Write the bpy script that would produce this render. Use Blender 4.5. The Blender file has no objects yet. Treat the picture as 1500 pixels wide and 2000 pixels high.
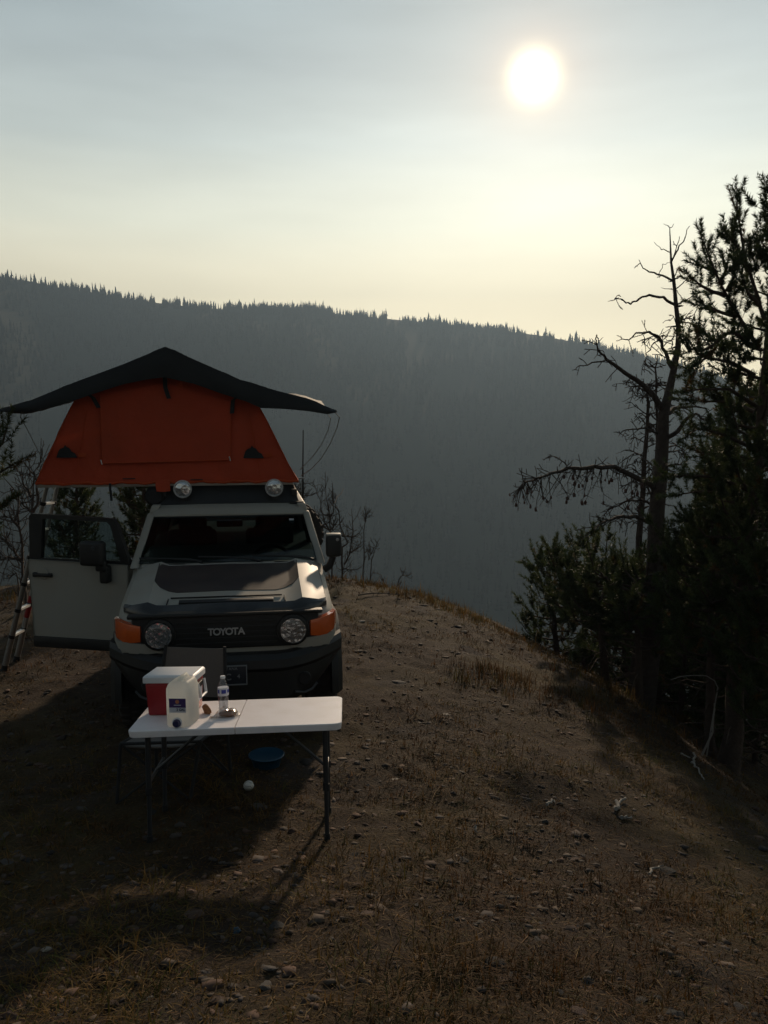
import bpy, bmesh, math, random
import numpy as np
from mathutils import Vector, Matrix, Euler

random.seed(7)
rng = np.random.default_rng(11)
SC = bpy.context.scene
COL = SC.collection

# ------------------------------------------------------------------ camera
CAM_Z = 2.7
FPX = 1675.0                       # focal length in photo pixels (2000 tall)
TH = math.atan(200 / FPX)          # the camera looks slightly down
cam_d = bpy.data.cameras.new("camera")
cam_d.sensor_fit = 'VERTICAL'
cam_d.sensor_height = 24.0
cam_d.lens = 24.0 * FPX / 2000.0
cam_d.clip_start = 0.05
cam_d.clip_end = 20000
cam = bpy.data.objects.new("camera", cam_d)
COL.objects.link(cam)
cam.location = (0, 0, CAM_Z)
cam.rotation_euler = (math.pi / 2 - TH, 0, 0)
SC.camera = cam

# ------------------------------------------------------------------ sun, sky
SUN_EL = math.radians(19.85)
SUN_AZ = math.radians(9.43)        # to the right of +Y
SUN_DIR = Vector((math.sin(SUN_AZ) * math.cos(SUN_EL), math.cos(SUN_AZ) * math.cos(SUN_EL), math.sin(SUN_EL)))
sun_d = bpy.data.lights.new("sun", 'SUN')
sun_d.energy = 4.0
sun_d.angle = math.radians(2.2)
sun_d.color = (1.0, 0.77, 0.54)
sun = bpy.data.objects.new("sun", sun_d)
COL.objects.link(sun)
sun.rotation_euler = (-SUN_DIR).to_track_quat('-Z', 'Y').to_euler()
sun.location = (0, 0, 30)

world = bpy.data.worlds.new("World")
SC.world = world
world.use_nodes = True
wt = world.node_tree
wt.nodes.clear()


def wn(kind, **kw):
    n = wt.nodes.new(kind)
    for k, v in kw.items():
        setattr(n, k, v)
    return n


def wmath(op, a, b=None, c=None, clamp=False):
    n = wn('ShaderNodeMath', operation=op, use_clamp=clamp)
    for i, v in enumerate((a, b, c)):
        if v is None:
            continue
        if isinstance(v, (int, float)):
            n.inputs[i].default_value = v
        else:
            wt.links.new(v, n.inputs[i])
    return n.outputs[0]


def wmixc(mode, fac, a, b):
    n = wn('ShaderNodeMix', data_type='RGBA', blend_type=mode)
    for sock, v in ((n.inputs[0], fac), (n.inputs[6], a), (n.inputs[7], b)):
        if isinstance(v, (int, float)):
            sock.default_value = v
        elif isinstance(v, tuple):
            sock.default_value = v
        else:
            wt.links.new(v, sock)
    return n.outputs[2]


sky = wn('ShaderNodeTexSky', sky_type='NISHITA')
sky.sun_disc = False
sky.sun_elevation = SUN_EL
sky.sun_rotation = SUN_AZ
sky.altitude = 1900
sky.air_density = 1.0
sky.dust_density = 5.0
sky.ozone_density = 1.0
tc = wn('ShaderNodeTexCoord')
nrm = wn('ShaderNodeVectorMath', operation='NORMALIZE')
wt.links.new(tc.outputs['Generated'], nrm.inputs[0])
dot = wn('ShaderNodeVectorMath', operation='DOT_PRODUCT')
wt.links.new(nrm.outputs[0], dot.inputs[0])
dot.inputs[1].default_value = tuple(SUN_DIR)
sep = wn('ShaderNodeSeparateXYZ')
wt.links.new(nrm.outputs[0], sep.inputs[0])
ang = wmath('ARCCOSINE', wmath('MINIMUM', dot.outputs['Value'], 0.999999))      # angle to the sun
elev = wmath('MAXIMUM', sep.outputs['Z'], 0.0)
# wildfire smoke: colour by height, brightness by a forward-scattering lobe round the sun
ramp = wn('ShaderNodeValToRGB')
wt.links.new(elev, ramp.inputs[0])
cr = ramp.color_ramp
cr.elements[0].position = 0.0
cr.elements[0].color = (4.75, 4.05, 2.6, 1)
cr.elements[1].position = 1.0
cr.elements[1].color = (0.30, 0.40, 0.47, 1)
for p, c in ((0.12, (3.6, 3.12, 2.08, 1)), (0.20, (2.42, 2.40, 1.90, 1)), (0.28, (1.42, 1.56, 1.45, 1)), (0.35, (0.93, 1.06, 1.05, 1)), (0.42, (0.72, 0.87, 0.90, 1)), (0.56, (0.26, 0.36, 0.41, 1))):
    e = cr.elements.new(p)
    e.color = c
lobe = wmath('ADD', wmath('MULTIPLY', wmath('EXPONENT', wmath('MULTIPLY', wmath('SQRT', wmath('ADD', wmath('MULTIPLY', ang, ang), 0.09)), -0.95)), 0.64), 0.140)
# thin streaks of smoke
mp = wn('ShaderNodeMapping')
mp.inputs['Scale'].default_value = (1.2, 1.2, 6.5)
mp.inputs['Rotation'].default_value = (0.0, 0.10, 0.0)
wt.links.new(nrm.outputs[0], mp.inputs[0])
noi = wn('ShaderNodeTexNoise')
noi.inputs['Scale'].default_value = 2.1
noi.inputs['Detail'].default_value = 4.0
noi.inputs['Roughness'].default_value = 0.5
wt.links.new(mp.outputs[0], noi.inputs[0])
streak = wmath('ADD', wmath('MULTIPLY', wmath('SUBTRACT', noi.outputs['Fac'], 0.5), wmath('MINIMUM', wmath('MULTIPLY', elev, 2.2), 0.7)), 1.0)
smoke_b = wmath('MULTIPLY', lobe, streak)
smoke = wmixc('MULTIPLY', 1.0, ramp.outputs[0], (1, 1, 1, 1))
comb = wn('ShaderNodeCombineColor')
for i in range(3):
    wt.links.new(smoke_b, comb.inputs[i])
smoke = wmixc('MULTIPLY', 1.0, smoke, comb.outputs[0])
# the over-bright smoky sun itself
g1 = wmath('EXPONENT', wmath('MULTIPLY', wmath('POWER', wmath('DIVIDE', ang, math.radians(1.00)), 2.0), -1.0))
g2 = wmath('EXPONENT', wmath('MULTIPLY', wmath('DIVIDE', ang, math.radians(1.7)), -1.0))
c1 = wn('ShaderNodeVectorMath', operation='SCALE')
c1.inputs[0].default_value = (4.2, 3.9, 2.3)
wt.links.new(g1, c1.inputs['Scale'])
c2 = wn('ShaderNodeVectorMath', operation='SCALE')
c2.inputs[0].default_value = (0.70, 0.26, 0.0)
wt.links.new(g2, c2.inputs['Scale'])
skyw = wn('ShaderNodeVectorMath', operation='SCALE')
skyw.inputs['Scale'].default_value = 0.012
wt.links.new(sky.outputs[0], skyw.inputs[0])
a1 = wn('ShaderNodeVectorMath', operation='ADD')
wt.links.new(smoke, a1.inputs[0])
wt.links.new(skyw.outputs[0], a1.inputs[1])
a2 = wn('ShaderNodeVectorMath', operation='ADD')
wt.links.new(c1.outputs[0], a2.inputs[0])
wt.links.new(c2.outputs[0], a2.inputs[1])
a3 = wn('ShaderNodeVectorMath', operation='ADD')
wt.links.new(a1.outputs[0], a3.inputs[0])
wt.links.new(a2.outputs[0], a3.inputs[1])
bg = wn('ShaderNodeBackground')
bg.inputs['Strength'].default_value = 1.0
wt.links.new(a3.outputs[0], bg.inputs['Color'])
wo = wn('ShaderNodeOutputWorld')
wt.links.new(bg.outputs[0], wo.inputs['Surface'])
world.cycles.sampling_method = 'MANUAL'
world.cycles.sample_map_resolution = 1024

SC.view_settings.view_transform = 'Standard'
SC.view_settings.look = 'None'
SC.view_settings.exposure = 0.15
SC.view_settings.gamma = 1.0
SC.view_settings.use_curve_mapping = False
SC.render.engine = 'CYCLES'
SC.cycles.use_denoising = True
SC.cycles.max_bounces = 6
SC.cycles.diffuse_bounces = 3
SC.cycles.glossy_bounces = 3
SC.cycles.transmission_bounces = 6
SC.cycles.transparent_max_bounces = 10
SC.cycles.volume_bounces = 0
SC.cycles.sample_clamp_indirect = 4.0

# ------------------------------------------------------------------ helpers
_F = np.array([0, math.cos(TH), -math.sin(TH)])
_U = np.array([0, math.sin(TH), math.cos(TH)])


def at(px, py, Y):
    """world point seen at a photo pixel, at distance Y in front of the camera"""
    d = _F + np.array([1., 0, 0]) * (px - 750) / FPX + _U * (1000 - py) / FPX
    return np.array([0, 0, CAM_Z]) + d * (Y / d[1])


def vnoise(x, y, seed=0):
    """vectorised smooth value noise, -1..1"""
    x = np.asarray(x, float)
    y = np.asarray(y, float)
    xi = np.floor(x)
    yi = np.floor(y)
    fx = x - xi
    fy = y - yi
    fx = fx * fx * (3 - 2 * fx)
    fy = fy * fy * (3 - 2 * fy)

    def h(a, b):
        v = np.sin(a * 127.1 + b * 311.7 + seed * 74.7) * 43758.5453
        return v - np.floor(v)
    return ((h(xi, yi) * (1 - fx) + h(xi + 1, yi) * fx) * (1 - fy) + (h(xi, yi + 1) * (1 - fx) + h(xi + 1, yi + 1) * fx) * fy) * 2 - 1


_AY = np.array([-60, -20, -6, -2, 0, 1, 2, 3, 4, 4.8, 5.5, 6.2, 7, 9, 11, 12.5, 14, 15.5, 17, 18.5, 20, 22, 25, 30, 40, 60, 100, 180, 260])
_AZ = np.array([9, 4.2, 2.1, 1.42, 1.05, .87, .68, .47, .27, .14, .09, .05, .02, -.01, -.02, -.03, -.09, -.25, -.54, -.92, -1.38, -2.08, -3.3, -5.8, -11.5, -24, -50, -92, -120])
_yy = np.linspace(-60, 260, 6401)
_zz = np.interp(_yy, _AY, _AZ)
_k = np.exp(-0.5 * (np.arange(-30, 31) / 12.0) ** 2)
_k /= _k.sum()
_zz = np.convolve(np.pad(_zz, 30, mode='edge'), _k, mode='valid')


def gz(x, y, fine=True):
    """height of the spur the camp stands on"""
    x = np.asarray(x, float)
    y = np.asarray(y, float)
    z = np.interp(y, _yy, _zz)
    dx = x + 0.16 * np.clip(y, -5, 40)
    r = np.clip(dx, 0, None)
    l = np.clip(-dx, 0, None)
    dr = np.where(r < 5.6, .036 * r ** 2 + .00040 * r ** 4, .036 * 31.36 + .0004 * 983.4 + (r - 5.6) * .42)
    dl = np.where(l < 9, .010 * l ** 2 + .00006 * l ** 4, .010 * 81 + .00006 * 6561 + (l - 9) * .40)
    dr = dr + .012 * np.clip(r - 14, 0, None) ** 2
    z = z - np.minimum(dr, 60) - np.minimum(dl, 60)
    if fine:
        near = 1.0
        z = z + .10 * vnoise(x / 2.7, y / 2.7, 1) * np.clip((np.hypot(x + 1.5, y - 7.5) - 2.6) / 3, 0, 1)
        for k_, (a_, w_) in enumerate(((.030, .8), (.020, .39), (.014, .20), (.011, .11))):
            ca, sa = math.cos(.7 + 1.3 * k_), math.sin(.7 + 1.3 * k_)
            z = z + a_ * vnoise((x * ca - y * sa) / w_, (x * sa + y * ca) / w_, 2 + k_)
    return z


def gzf(x, y):
    return float(gz(x, y))


def build_mesh(name, V, F):
    me = bpy.data.meshes.new(name)
    V = np.asarray(V, dtype=np.float32)
    if isinstance(F, np.ndarray):
        n, k = F.shape
        me.vertices.add(len(V))
        me.vertices.foreach_set('co', V.ravel())
        me.loops.add(n * k)
        me.loops.foreach_set('vertex_index', F.astype(np.int32).ravel())
        me.polygons.add(n)
        me.polygons.foreach_set('loop_start', np.arange(0, n * k, k, dtype=np.int32))
        me.update(calc_edges=True)
    else:
        me.from_pydata([tuple(map(float, v)) for v in V], [], [tuple(f) for f in F])
        me.update()
    return me


def link(name, me, mat=None, parent=None, loc=None, rot=None, smooth=None):
    if smooth is not None:
        me.shade_smooth()
        if smooth < 180:
            me.set_sharp_from_angle(angle=math.radians(smooth))
    o = bpy.data.objects.new(name, me)
    COL.objects.link(o)
    if mat is not None and not me.materials:
        me.materials.append(mat)
    if parent is not None:
        o.parent = parent
    if loc is not None:
        o.location = loc
    if rot is not None:
        o.rotation_euler = rot
    return o


def part(name, geo, mat, parent=None, smooth=40, bev=0, seg=2, **kw):
    V, F = geo
    if bev:
        V, F = bevel(V, F, bev, seg)
    return link(name, build_mesh(name, V, F), mat, parent, smooth=smooth, **kw)


def tag(o, label, cat=None, group=None, kind=None):
    if label:
        o['label'] = label
    if cat:
        o['category'] = cat
    if group:
        o['group'] = group
    if kind:
        o['kind'] = kind
    return o


def thing(name, label, cat, loc=(0, 0, 0), rz=0, group=None):
    o = bpy.data.objects.new(name, None)
    o.empty_display_size = 0.1
    COL.objects.link(o)
    o.location = loc
    o.rotation_euler = (0, 0, rz)
    return tag(o, label, cat, group)


def bevel(V, F, w, seg=2):
    bm = bmesh.new()
    vs = [bm.verts.new(tuple(map(float, v))) for v in V]
    for f in F:
        try:
            bm.faces.new([vs[i] for i in f])
        except ValueError:
            pass
    bmesh.ops.remove_doubles(bm, verts=bm.verts, dist=1e-5)
    bmesh.ops.recalc_face_normals(bm, faces=bm.faces)
    es = [e for e in bm.edges if len(e.link_faces) == 2 and e.calc_face_angle(0) > math.radians(28)]
    bmesh.ops.bevel(bm, geom=es, offset=w, segments=seg, affect='EDGES', profile=0.5, clamp_overlap=True)
    bm.verts.index_update()
    V2 = [tuple(v.co) for v in bm.verts]
    F2 = [[v.index for v in f.verts] for f in bm.faces]
    bm.free()
    return V2, F2


def box(c, s, rot=None):
    hx, hy, hz = s[0] / 2, s[1] / 2, s[2] / 2
    V = [(-hx, -hy, -hz), (hx, -hy, -hz), (hx, hy, -hz), (-hx, hy, -hz), (-hx, -hy, hz), (hx, -hy, hz), (hx, hy, hz), (-hx, hy, hz)]
    F = [(0, 3, 2, 1), (4, 5, 6, 7), (0, 1, 5, 4), (1, 2, 6, 5), (2, 3, 7, 6), (3, 0, 4, 7)]
    if rot is not None:
        m = Euler(rot).to_matrix()
        V = [tuple(m @ Vector(v)) for v in V]
    return [(v[0] + c[0], v[1] + c[1], v[2] + c[2]) for v in V], F


def join(*geos):
    V = []
    F = []
    for g in geos:
        o = len(V)
        V += [tuple(v) for v in g[0]]
        F += [tuple(int(i) + o for i in f) for f in g[1]]
    return V, F


def loft(rings, closed=True, caps=True):
    n = len(rings[0])
    V = [tuple(map(float, p)) for r in rings for p in r]
    F = []
    for i in range(len(rings) - 1):
        for j in range(n if closed else n - 1):
            k = (j + 1) % n
            F.append((i * n + j, i * n + k, (i + 1) * n + k, (i + 1) * n + j))
    if caps and closed:
        F.append(tuple(range(n - 1, -1, -1)))
        F.append(tuple((len(rings) - 1) * n + j for j in range(n)))
    return V, F


def prism(poly, y0, y1):
    """polygon of (x, z) extruded along y"""
    return loft([[(x, y0, z) for x, z in poly], [(x, y1, z) for x, z in poly]])


def tube(pts, rad, n=6, cap=True):
    P = [np.array(p, float) for p in pts]
    m = len(P)
    if not hasattr(rad, '__len__'):
        rad = [rad] * m
    T = [P[min(i + 1, m - 1)] - P[max(i - 1, 0)] for i in range(m)]
    T = [t / (np.linalg.norm(t) + 1e-9) for t in T]
    u = np.cross(T[0], [0, 0, 1.0])
    if np.linalg.norm(u) < 1e-3:
        u = np.cross(T[0], [0, 1.0, 0])
    rings = []
    for i in range(m):
        u = u - T[i] * (u @ T[i])
        u = u / (np.linalg.norm(u) + 1e-9)
        w = np.cross(T[i], u)
        rings.append([P[i] + rad[i] * (math.cos(a) * u + math.sin(a) * w) for a in (2 * math.pi * k / n for k in range(n))])
    return loft(rings, True, cap)


def lathe(prof, n=24, axis='z', c=(0, 0, 0)):
    """profile of (r, h); closed at r = 0 ends"""
    rings = []
    for r, h in prof:
        ring = []
        for k in range(n):
            a = 2 * math.pi * k / n
            p = (r * math.cos(a), r * math.sin(a), h)
            if axis == 'y':
                p = (p[0], p[2], p[1])
            elif axis == 'x':
                p = (p[2], p[0], p[1])
            ring.append((p[0] + c[0], p[1] + c[1], p[2] + c[2]))
        rings.append(ring)
    return loft(rings, True, True)


def sheet(grid):
    """grid[i][j] of points, open surface"""
    n = len(grid)
    m = len(grid[0])
    V = [tuple(map(float, p)) for r in grid for p in r]
    F = [(i * m + j, i * m + j + 1, (i + 1) * m + j + 1, (i + 1) * m + j) for i in range(n - 1) for j in range(m - 1)]
    return V, F


def thick(geo, d):
    """give an open sheet a thickness along -normal"""
    V, F = geo
    bm = bmesh.new()
    vs = [bm.verts.new(v) for v in V]
    for f in F:
        bm.faces.new([vs[i] for i in f])
    bm.normal_update()
    bmesh.ops.solidify(bm, geom=bm.faces[:], thickness=d)
    bm.verts.index_update()
    V2 = [tuple(v.co) for v in bm.verts]
    F2 = [[v.index for v in f.verts] for f in bm.faces]
    bm.free()
    return V2, F2


def shift(geo, d):
    return [(v[0] - d[0], v[1] - d[1], v[2] - d[2]) for v in geo[0]], geo[1]


def boolean_cut(o, geos):
    cut = []
    for g in geos:
        c = link('cutter', build_mesh('cutter', g[0], g[1]))
        bm = bmesh.new()
        bm.from_mesh(c.data)
        bmesh.ops.recalc_face_normals(bm, faces=bm.faces)
        bm.to_mesh(c.data)
        bm.free()
        m = o.modifiers.new('b', 'BOOLEAN')
        m.operation = 'DIFFERENCE'
        m.solver = 'EXACT'
        m.object = c
        cut.append(c)
    bpy.context.view_layer.update()
    dg = bpy.context.evaluated_depsgraph_get()
    me = bpy.data.meshes.new_from_object(o.evaluated_get(dg))
    o.modifiers.clear()
    mats = list(o.data.materials)
    o.data = me
    me.materials.clear()
    for m_ in mats:
        me.materials.append(m_)
    me.shade_smooth()
    me.set_sharp_from_angle(angle=math.radians(35))
    for c in cut:
        bpy.data.objects.remove(c)


def text_mesh(s, size, extrude=0.003, bold=0.0):
    cu = bpy.data.curves.new('t', 'FONT')
    cu.body = s
    cu.size = size
    cu.extrude = extrude
    cu.offset = bold
    cu.align_x = 'CENTER'
    cu.align_y = 'CENTER'
    o = bpy.data.objects.new('t', cu)
    COL.objects.link(o)
    bpy.context.view_layer.update()
    me = bpy.data.meshes.new_from_object(o.evaluated_get(bpy.context.evaluated_depsgraph_get()))
    bpy.data.objects.remove(o)
    return me


# ------------------------------------------------------------------ materials
def mat(name, col, rough=0.6, metal=0.0, var=0.15, scale=30.0, bump=0.0, bscale=None, coat=0.0, spec=0.5, sheen=0.0,
        transl=0.0, col2=None, dust=None, trans=0.0, attr=False, alpha=1.0, coat_rough=0.1):
    m = bpy.data.materials.new(name)
    m.use_nodes = True
    nt = m.node_tree
    b = nt.nodes['Principled BSDF']
    b.inputs['Roughness'].default_value = rough
    b.inputs['Metallic'].default_value = metal
    b.inputs['Coat Weight'].default_value = coat
    b.inputs['Coat Roughness'].default_value = coat_rough
    b.inputs['Specular IOR Level'].default_value = spec
    b.inputs['Sheen Weight'].default_value = sheen
    b.inputs['Transmission Weight'].default_value = trans
    b.inputs['Alpha'].default_value = alpha
    c = tuple(col) + (1,)
    tcn = nt.nodes.new('ShaderNodeTexCoord')
    n = nt.nodes.new('ShaderNodeTexNoise')
    n.inputs['Scale'].default_value = scale
    n.inputs['Detail'].default_value = 5
    n.inputs['Roughness'].default_value = 0.6
    nt.links.new(tcn.outputs['Object'], n.inputs['Vector'])
    mx = nt.nodes.new('ShaderNodeMix')
    mx.data_type = 'RGBA'
    nt.links.new(n.outputs['Fac'], mx.inputs[0])
    lo = tuple(v * (1 - var) for v in col) + (1,) if col2 is None else c
    hi = tuple(min(1, v * (1 + var)) for v in col) + (1,) if col2 is None else tuple(col2) + (1,)
    mx.inputs[6].default_value = lo
    mx.inputs[7].default_value = hi
    out = mx.outputs[2]
    if attr:
        at_ = nt.nodes.new('ShaderNodeAttribute')
        at_.attribute_name = 'tint'
        m2 = nt.nodes.new('ShaderNodeMix')
        m2.data_type = 'RGBA'
        m2.blend_type = 'MULTIPLY'
        m2.inputs[0].default_value = 1.0
        nt.links.new(out, m2.inputs[6])
        nt.links.new(at_.outputs['Color'], m2.inputs[7])
        out = m2.outputs[2]
    if dust:
        dn = nt.nodes.new('ShaderNodeTexNoise')
        dn.inputs['Scale'].default_value = dust[2]
        dn.inputs['Detail'].default_value = 8
        nt.links.new(tcn.outputs['Object'], dn.inputs['Vector'])
        rp = nt.nodes.new('ShaderNodeMapRange')
        rp.inputs[1].default_value = 0.42
        rp.inputs[2].default_value = 0.72
        rp.inputs[4].default_value = dust[1]
        nt.links.new(dn.outputs['Fac'], rp.inputs[0])
        m3 = nt.nodes.new('ShaderNodeMix')
        m3.data_type = 'RGBA'
        nt.links.new(rp.outputs[0], m3.inputs[0])
        nt.links.new(out, m3.inputs[6])
        m3.inputs[7].default_value = tuple(dust[0]) + (1,)
        out = m3.outputs[2]
    nt.links.new(out, b.inputs['Base Color'])
    if bump:
        bn = nt.nodes.new('ShaderNodeTexNoise')
        bn.inputs['Scale'].default_value = bscale or scale
        bn.inputs['Detail'].default_value = 6
        nt.links.new(tcn.outputs['Object'], bn.inputs['Vector'])
        bp = nt.nodes.new('ShaderNodeBump')
        bp.inputs['Strength'].default_value = bump
        bp.inputs['Distance'].default_value = 0.02
        nt.links.new(bn.outputs['Fac'], bp.inputs['Height'])
        nt.links.new(bp.outputs['Normal'], b.inputs['Normal'])
    if transl:
        tr = nt.nodes.new('ShaderNodeBsdfTranslucent')
        nt.links.new(out, tr.inputs['Color'])
        ms = nt.nodes.new('ShaderNodeMixShader')
        ms.inputs[0].default_value = transl
        nt.links.new(b.outputs[0], ms.inputs[1])
        nt.links.new(tr.outputs[0], ms.inputs[2])
        nt.links.new(ms.outputs[0], nt.nodes['Material Output'].inputs['Surface'])
    return m


def glass_mat(name, tint, refl_rough=0.03, base_refl=0.06):
    """thin pane: clear tinted pass-through plus a Fresnel reflection"""
    m = bpy.data.materials.new(name)
    m.use_nodes = True
    nt = m.node_tree
    nt.nodes.remove(nt.nodes['Principled BSDF'])
    t = nt.nodes.new('ShaderNodeBsdfTransparent')
    g = nt.nodes.new('ShaderNodeBsdfGlossy')
    g.inputs['Roughness'].default_value = refl_rough
    g.inputs['Color'].default_value = (0.9, 0.9, 0.9, 1)
    lw = nt.nodes.new('ShaderNodeLayerWeight')
    lw.inputs['Blend'].default_value = 0.25
    tcn = nt.nodes.new('ShaderNodeTexCoord')
    n = nt.nodes.new('ShaderNodeTexNoise')
    n.inputs['Scale'].default_value = 6
    n.inputs['Detail'].default_value = 6
    nt.links.new(tcn.outputs['Object'], n.inputs['Vector'])
    mx = nt.nodes.new('ShaderNodeMix')
    mx.data_type = 'RGBA'
    nt.links.new(n.outputs['Fac'], mx.inputs[0])
    mx.inputs[6].default_value = tuple(v * 0.85 for v in tint) + (1,)
    mx.inputs[7].default_value = tuple(tint) + (1,)
    nt.links.new(mx.outputs[2], t.inputs['Color'])
    mul = nt.nodes.new('ShaderNodeMath')
    mul.operation = 'MULTIPLY_ADD'
    pw = nt.nodes.new('ShaderNodeMath')
    pw.operation = 'POWER'
    lw.inputs['Blend'].default_value = 0.5
    nt.links.new(lw.outputs['Facing'], pw.inputs[0])
    pw.inputs[1].default_value = 4.0
    nt.links.new(pw.outputs[0], mul.inputs[0])
    mul.inputs[1].default_value = 0.6
    mul.inputs[2].default_value = base_refl - 0.03
    ms = nt.nodes.new('ShaderNodeMixShader')
    nt.links.new(mul.outputs[0], ms.inputs[0])
    nt.links.new(t.outputs[0], ms.inputs[1])
    nt.links.new(g.outputs[0], ms.inputs[2])
    nt.links.new(ms.outputs[0], nt.nodes['Material Output'].inputs['Surface'])
    return m


def lamp_glass_mat(name):
    m = mat(name, (0.58, 0.60, 0.62), rough=0.15, metal=0.75, var=0.1, scale=20)
    nt = m.node_tree
    b = nt.nodes['Principled BSDF']
    v = nt.nodes.new('ShaderNodeTexVoronoi')
    v.inputs['Scale'].default_value = 26
    tcn = nt.nodes.new('ShaderNodeTexCoord')
    nt.links.new(tcn.outputs['Object'], v.inputs['Vector'])
    bp = nt.nodes.new('ShaderNodeBump')
    bp.inputs['Strength'].default_value = 0.5
    bp.inputs['Distance'].default_value = 0.012
    nt.links.new(v.outputs['Distance'], bp.inputs['Height'])
    nt.links.new(bp.outputs['Normal'], b.inputs['Normal'])
    b.inputs['Coat Weight'].default_value = 1.0
    return m


def ground_mat():
    m = bpy.data.materials.new('dry_soil')
    m.use_nodes = True
    nt = m.node_tree
    b = nt.nodes['Principled BSDF']
    b.inputs['Roughness'].default_value = 0.95
    b.inputs['Specular IOR Level'].default_value = 0.15
    tcn = nt.nodes.new('ShaderNodeTexCoord')

    def noise(s, d=6, r=0.6):
        n = nt.nodes.new('ShaderNodeTexNoise')
        n.inputs['Scale'].default_value = s
        n.inputs['Detail'].default_value = d
        n.inputs['Roughness'].default_value = r
        nt.links.new(tcn.outputs['Object'], n.inputs['Vector'])
        return n.outputs['Fac']

    def mix(f, a, c):
        n = nt.nodes.new('ShaderNodeMix')
        n.data_type = 'RGBA'
        for s, v in ((n.inputs[0], f), (n.inputs[6], a), (n.inputs[7], c)):
            if isinstance(v, tuple):
                s.default_value = v
            elif isinstance(v, float):
                s.default_value = v
            else:
                nt.links.new(v, s)
        return n.outputs[2]

    def rng_(v, a, c):
        n = nt.nodes.new('ShaderNodeMapRange')
        n.inputs[1].default_value = a
        n.inputs[2].default_value = c
        nt.links.new(v, n.inputs[0])
        return n.outputs[0]
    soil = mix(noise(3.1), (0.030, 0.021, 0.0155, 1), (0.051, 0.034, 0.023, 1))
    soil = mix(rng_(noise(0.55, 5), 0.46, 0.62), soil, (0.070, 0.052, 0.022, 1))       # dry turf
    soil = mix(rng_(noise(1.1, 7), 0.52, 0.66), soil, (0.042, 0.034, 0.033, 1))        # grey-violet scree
    vor = nt.nodes.new('ShaderNodeTexVoronoi')
    vor.inputs['Scale'].default_value = 34
    nt.links.new(tcn.outputs['Object'], vor.inputs['Vector'])
    grain = mix(rng_(noise(60, 4, 0.7), 0.3, 0.7), (0.55, 0.52, 0.5, 1), (1.3, 1.26, 1.2, 1))
    mu = nt.nodes.new('ShaderNodeMix')
    mu.data_type = 'RGBA'
    mu.blend_type = 'MULTIPLY'
    mu.inputs[0].default_value = 1.0
    nt.links.new(soil, mu.inputs[6])
    nt.links.new(grain, mu.inputs[7])
    nt.links.new(mu.outputs[2], b.inputs['Base Color'])
    h = nt.nodes.new('ShaderNodeMath')
    h.operation = 'MULTIPLY_ADD'
    nt.links.new(vor.outputs['Distance'], h.inputs[0])
    h.inputs[1].default_value = 0.25
    nt.links.new(noise(38, 9, 0.75), h.inputs[2])
    bp = nt.nodes.new('ShaderNodeBump')
    bp.inputs['Strength'].default_value = 0.85
    bp.inputs['Distance'].default_value = 0.03
    nt.links.new(h.outputs[0], bp.inputs['Height'])
    nt.links.new(bp.outputs['Normal'], b.inputs['Normal'])
    return m


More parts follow.
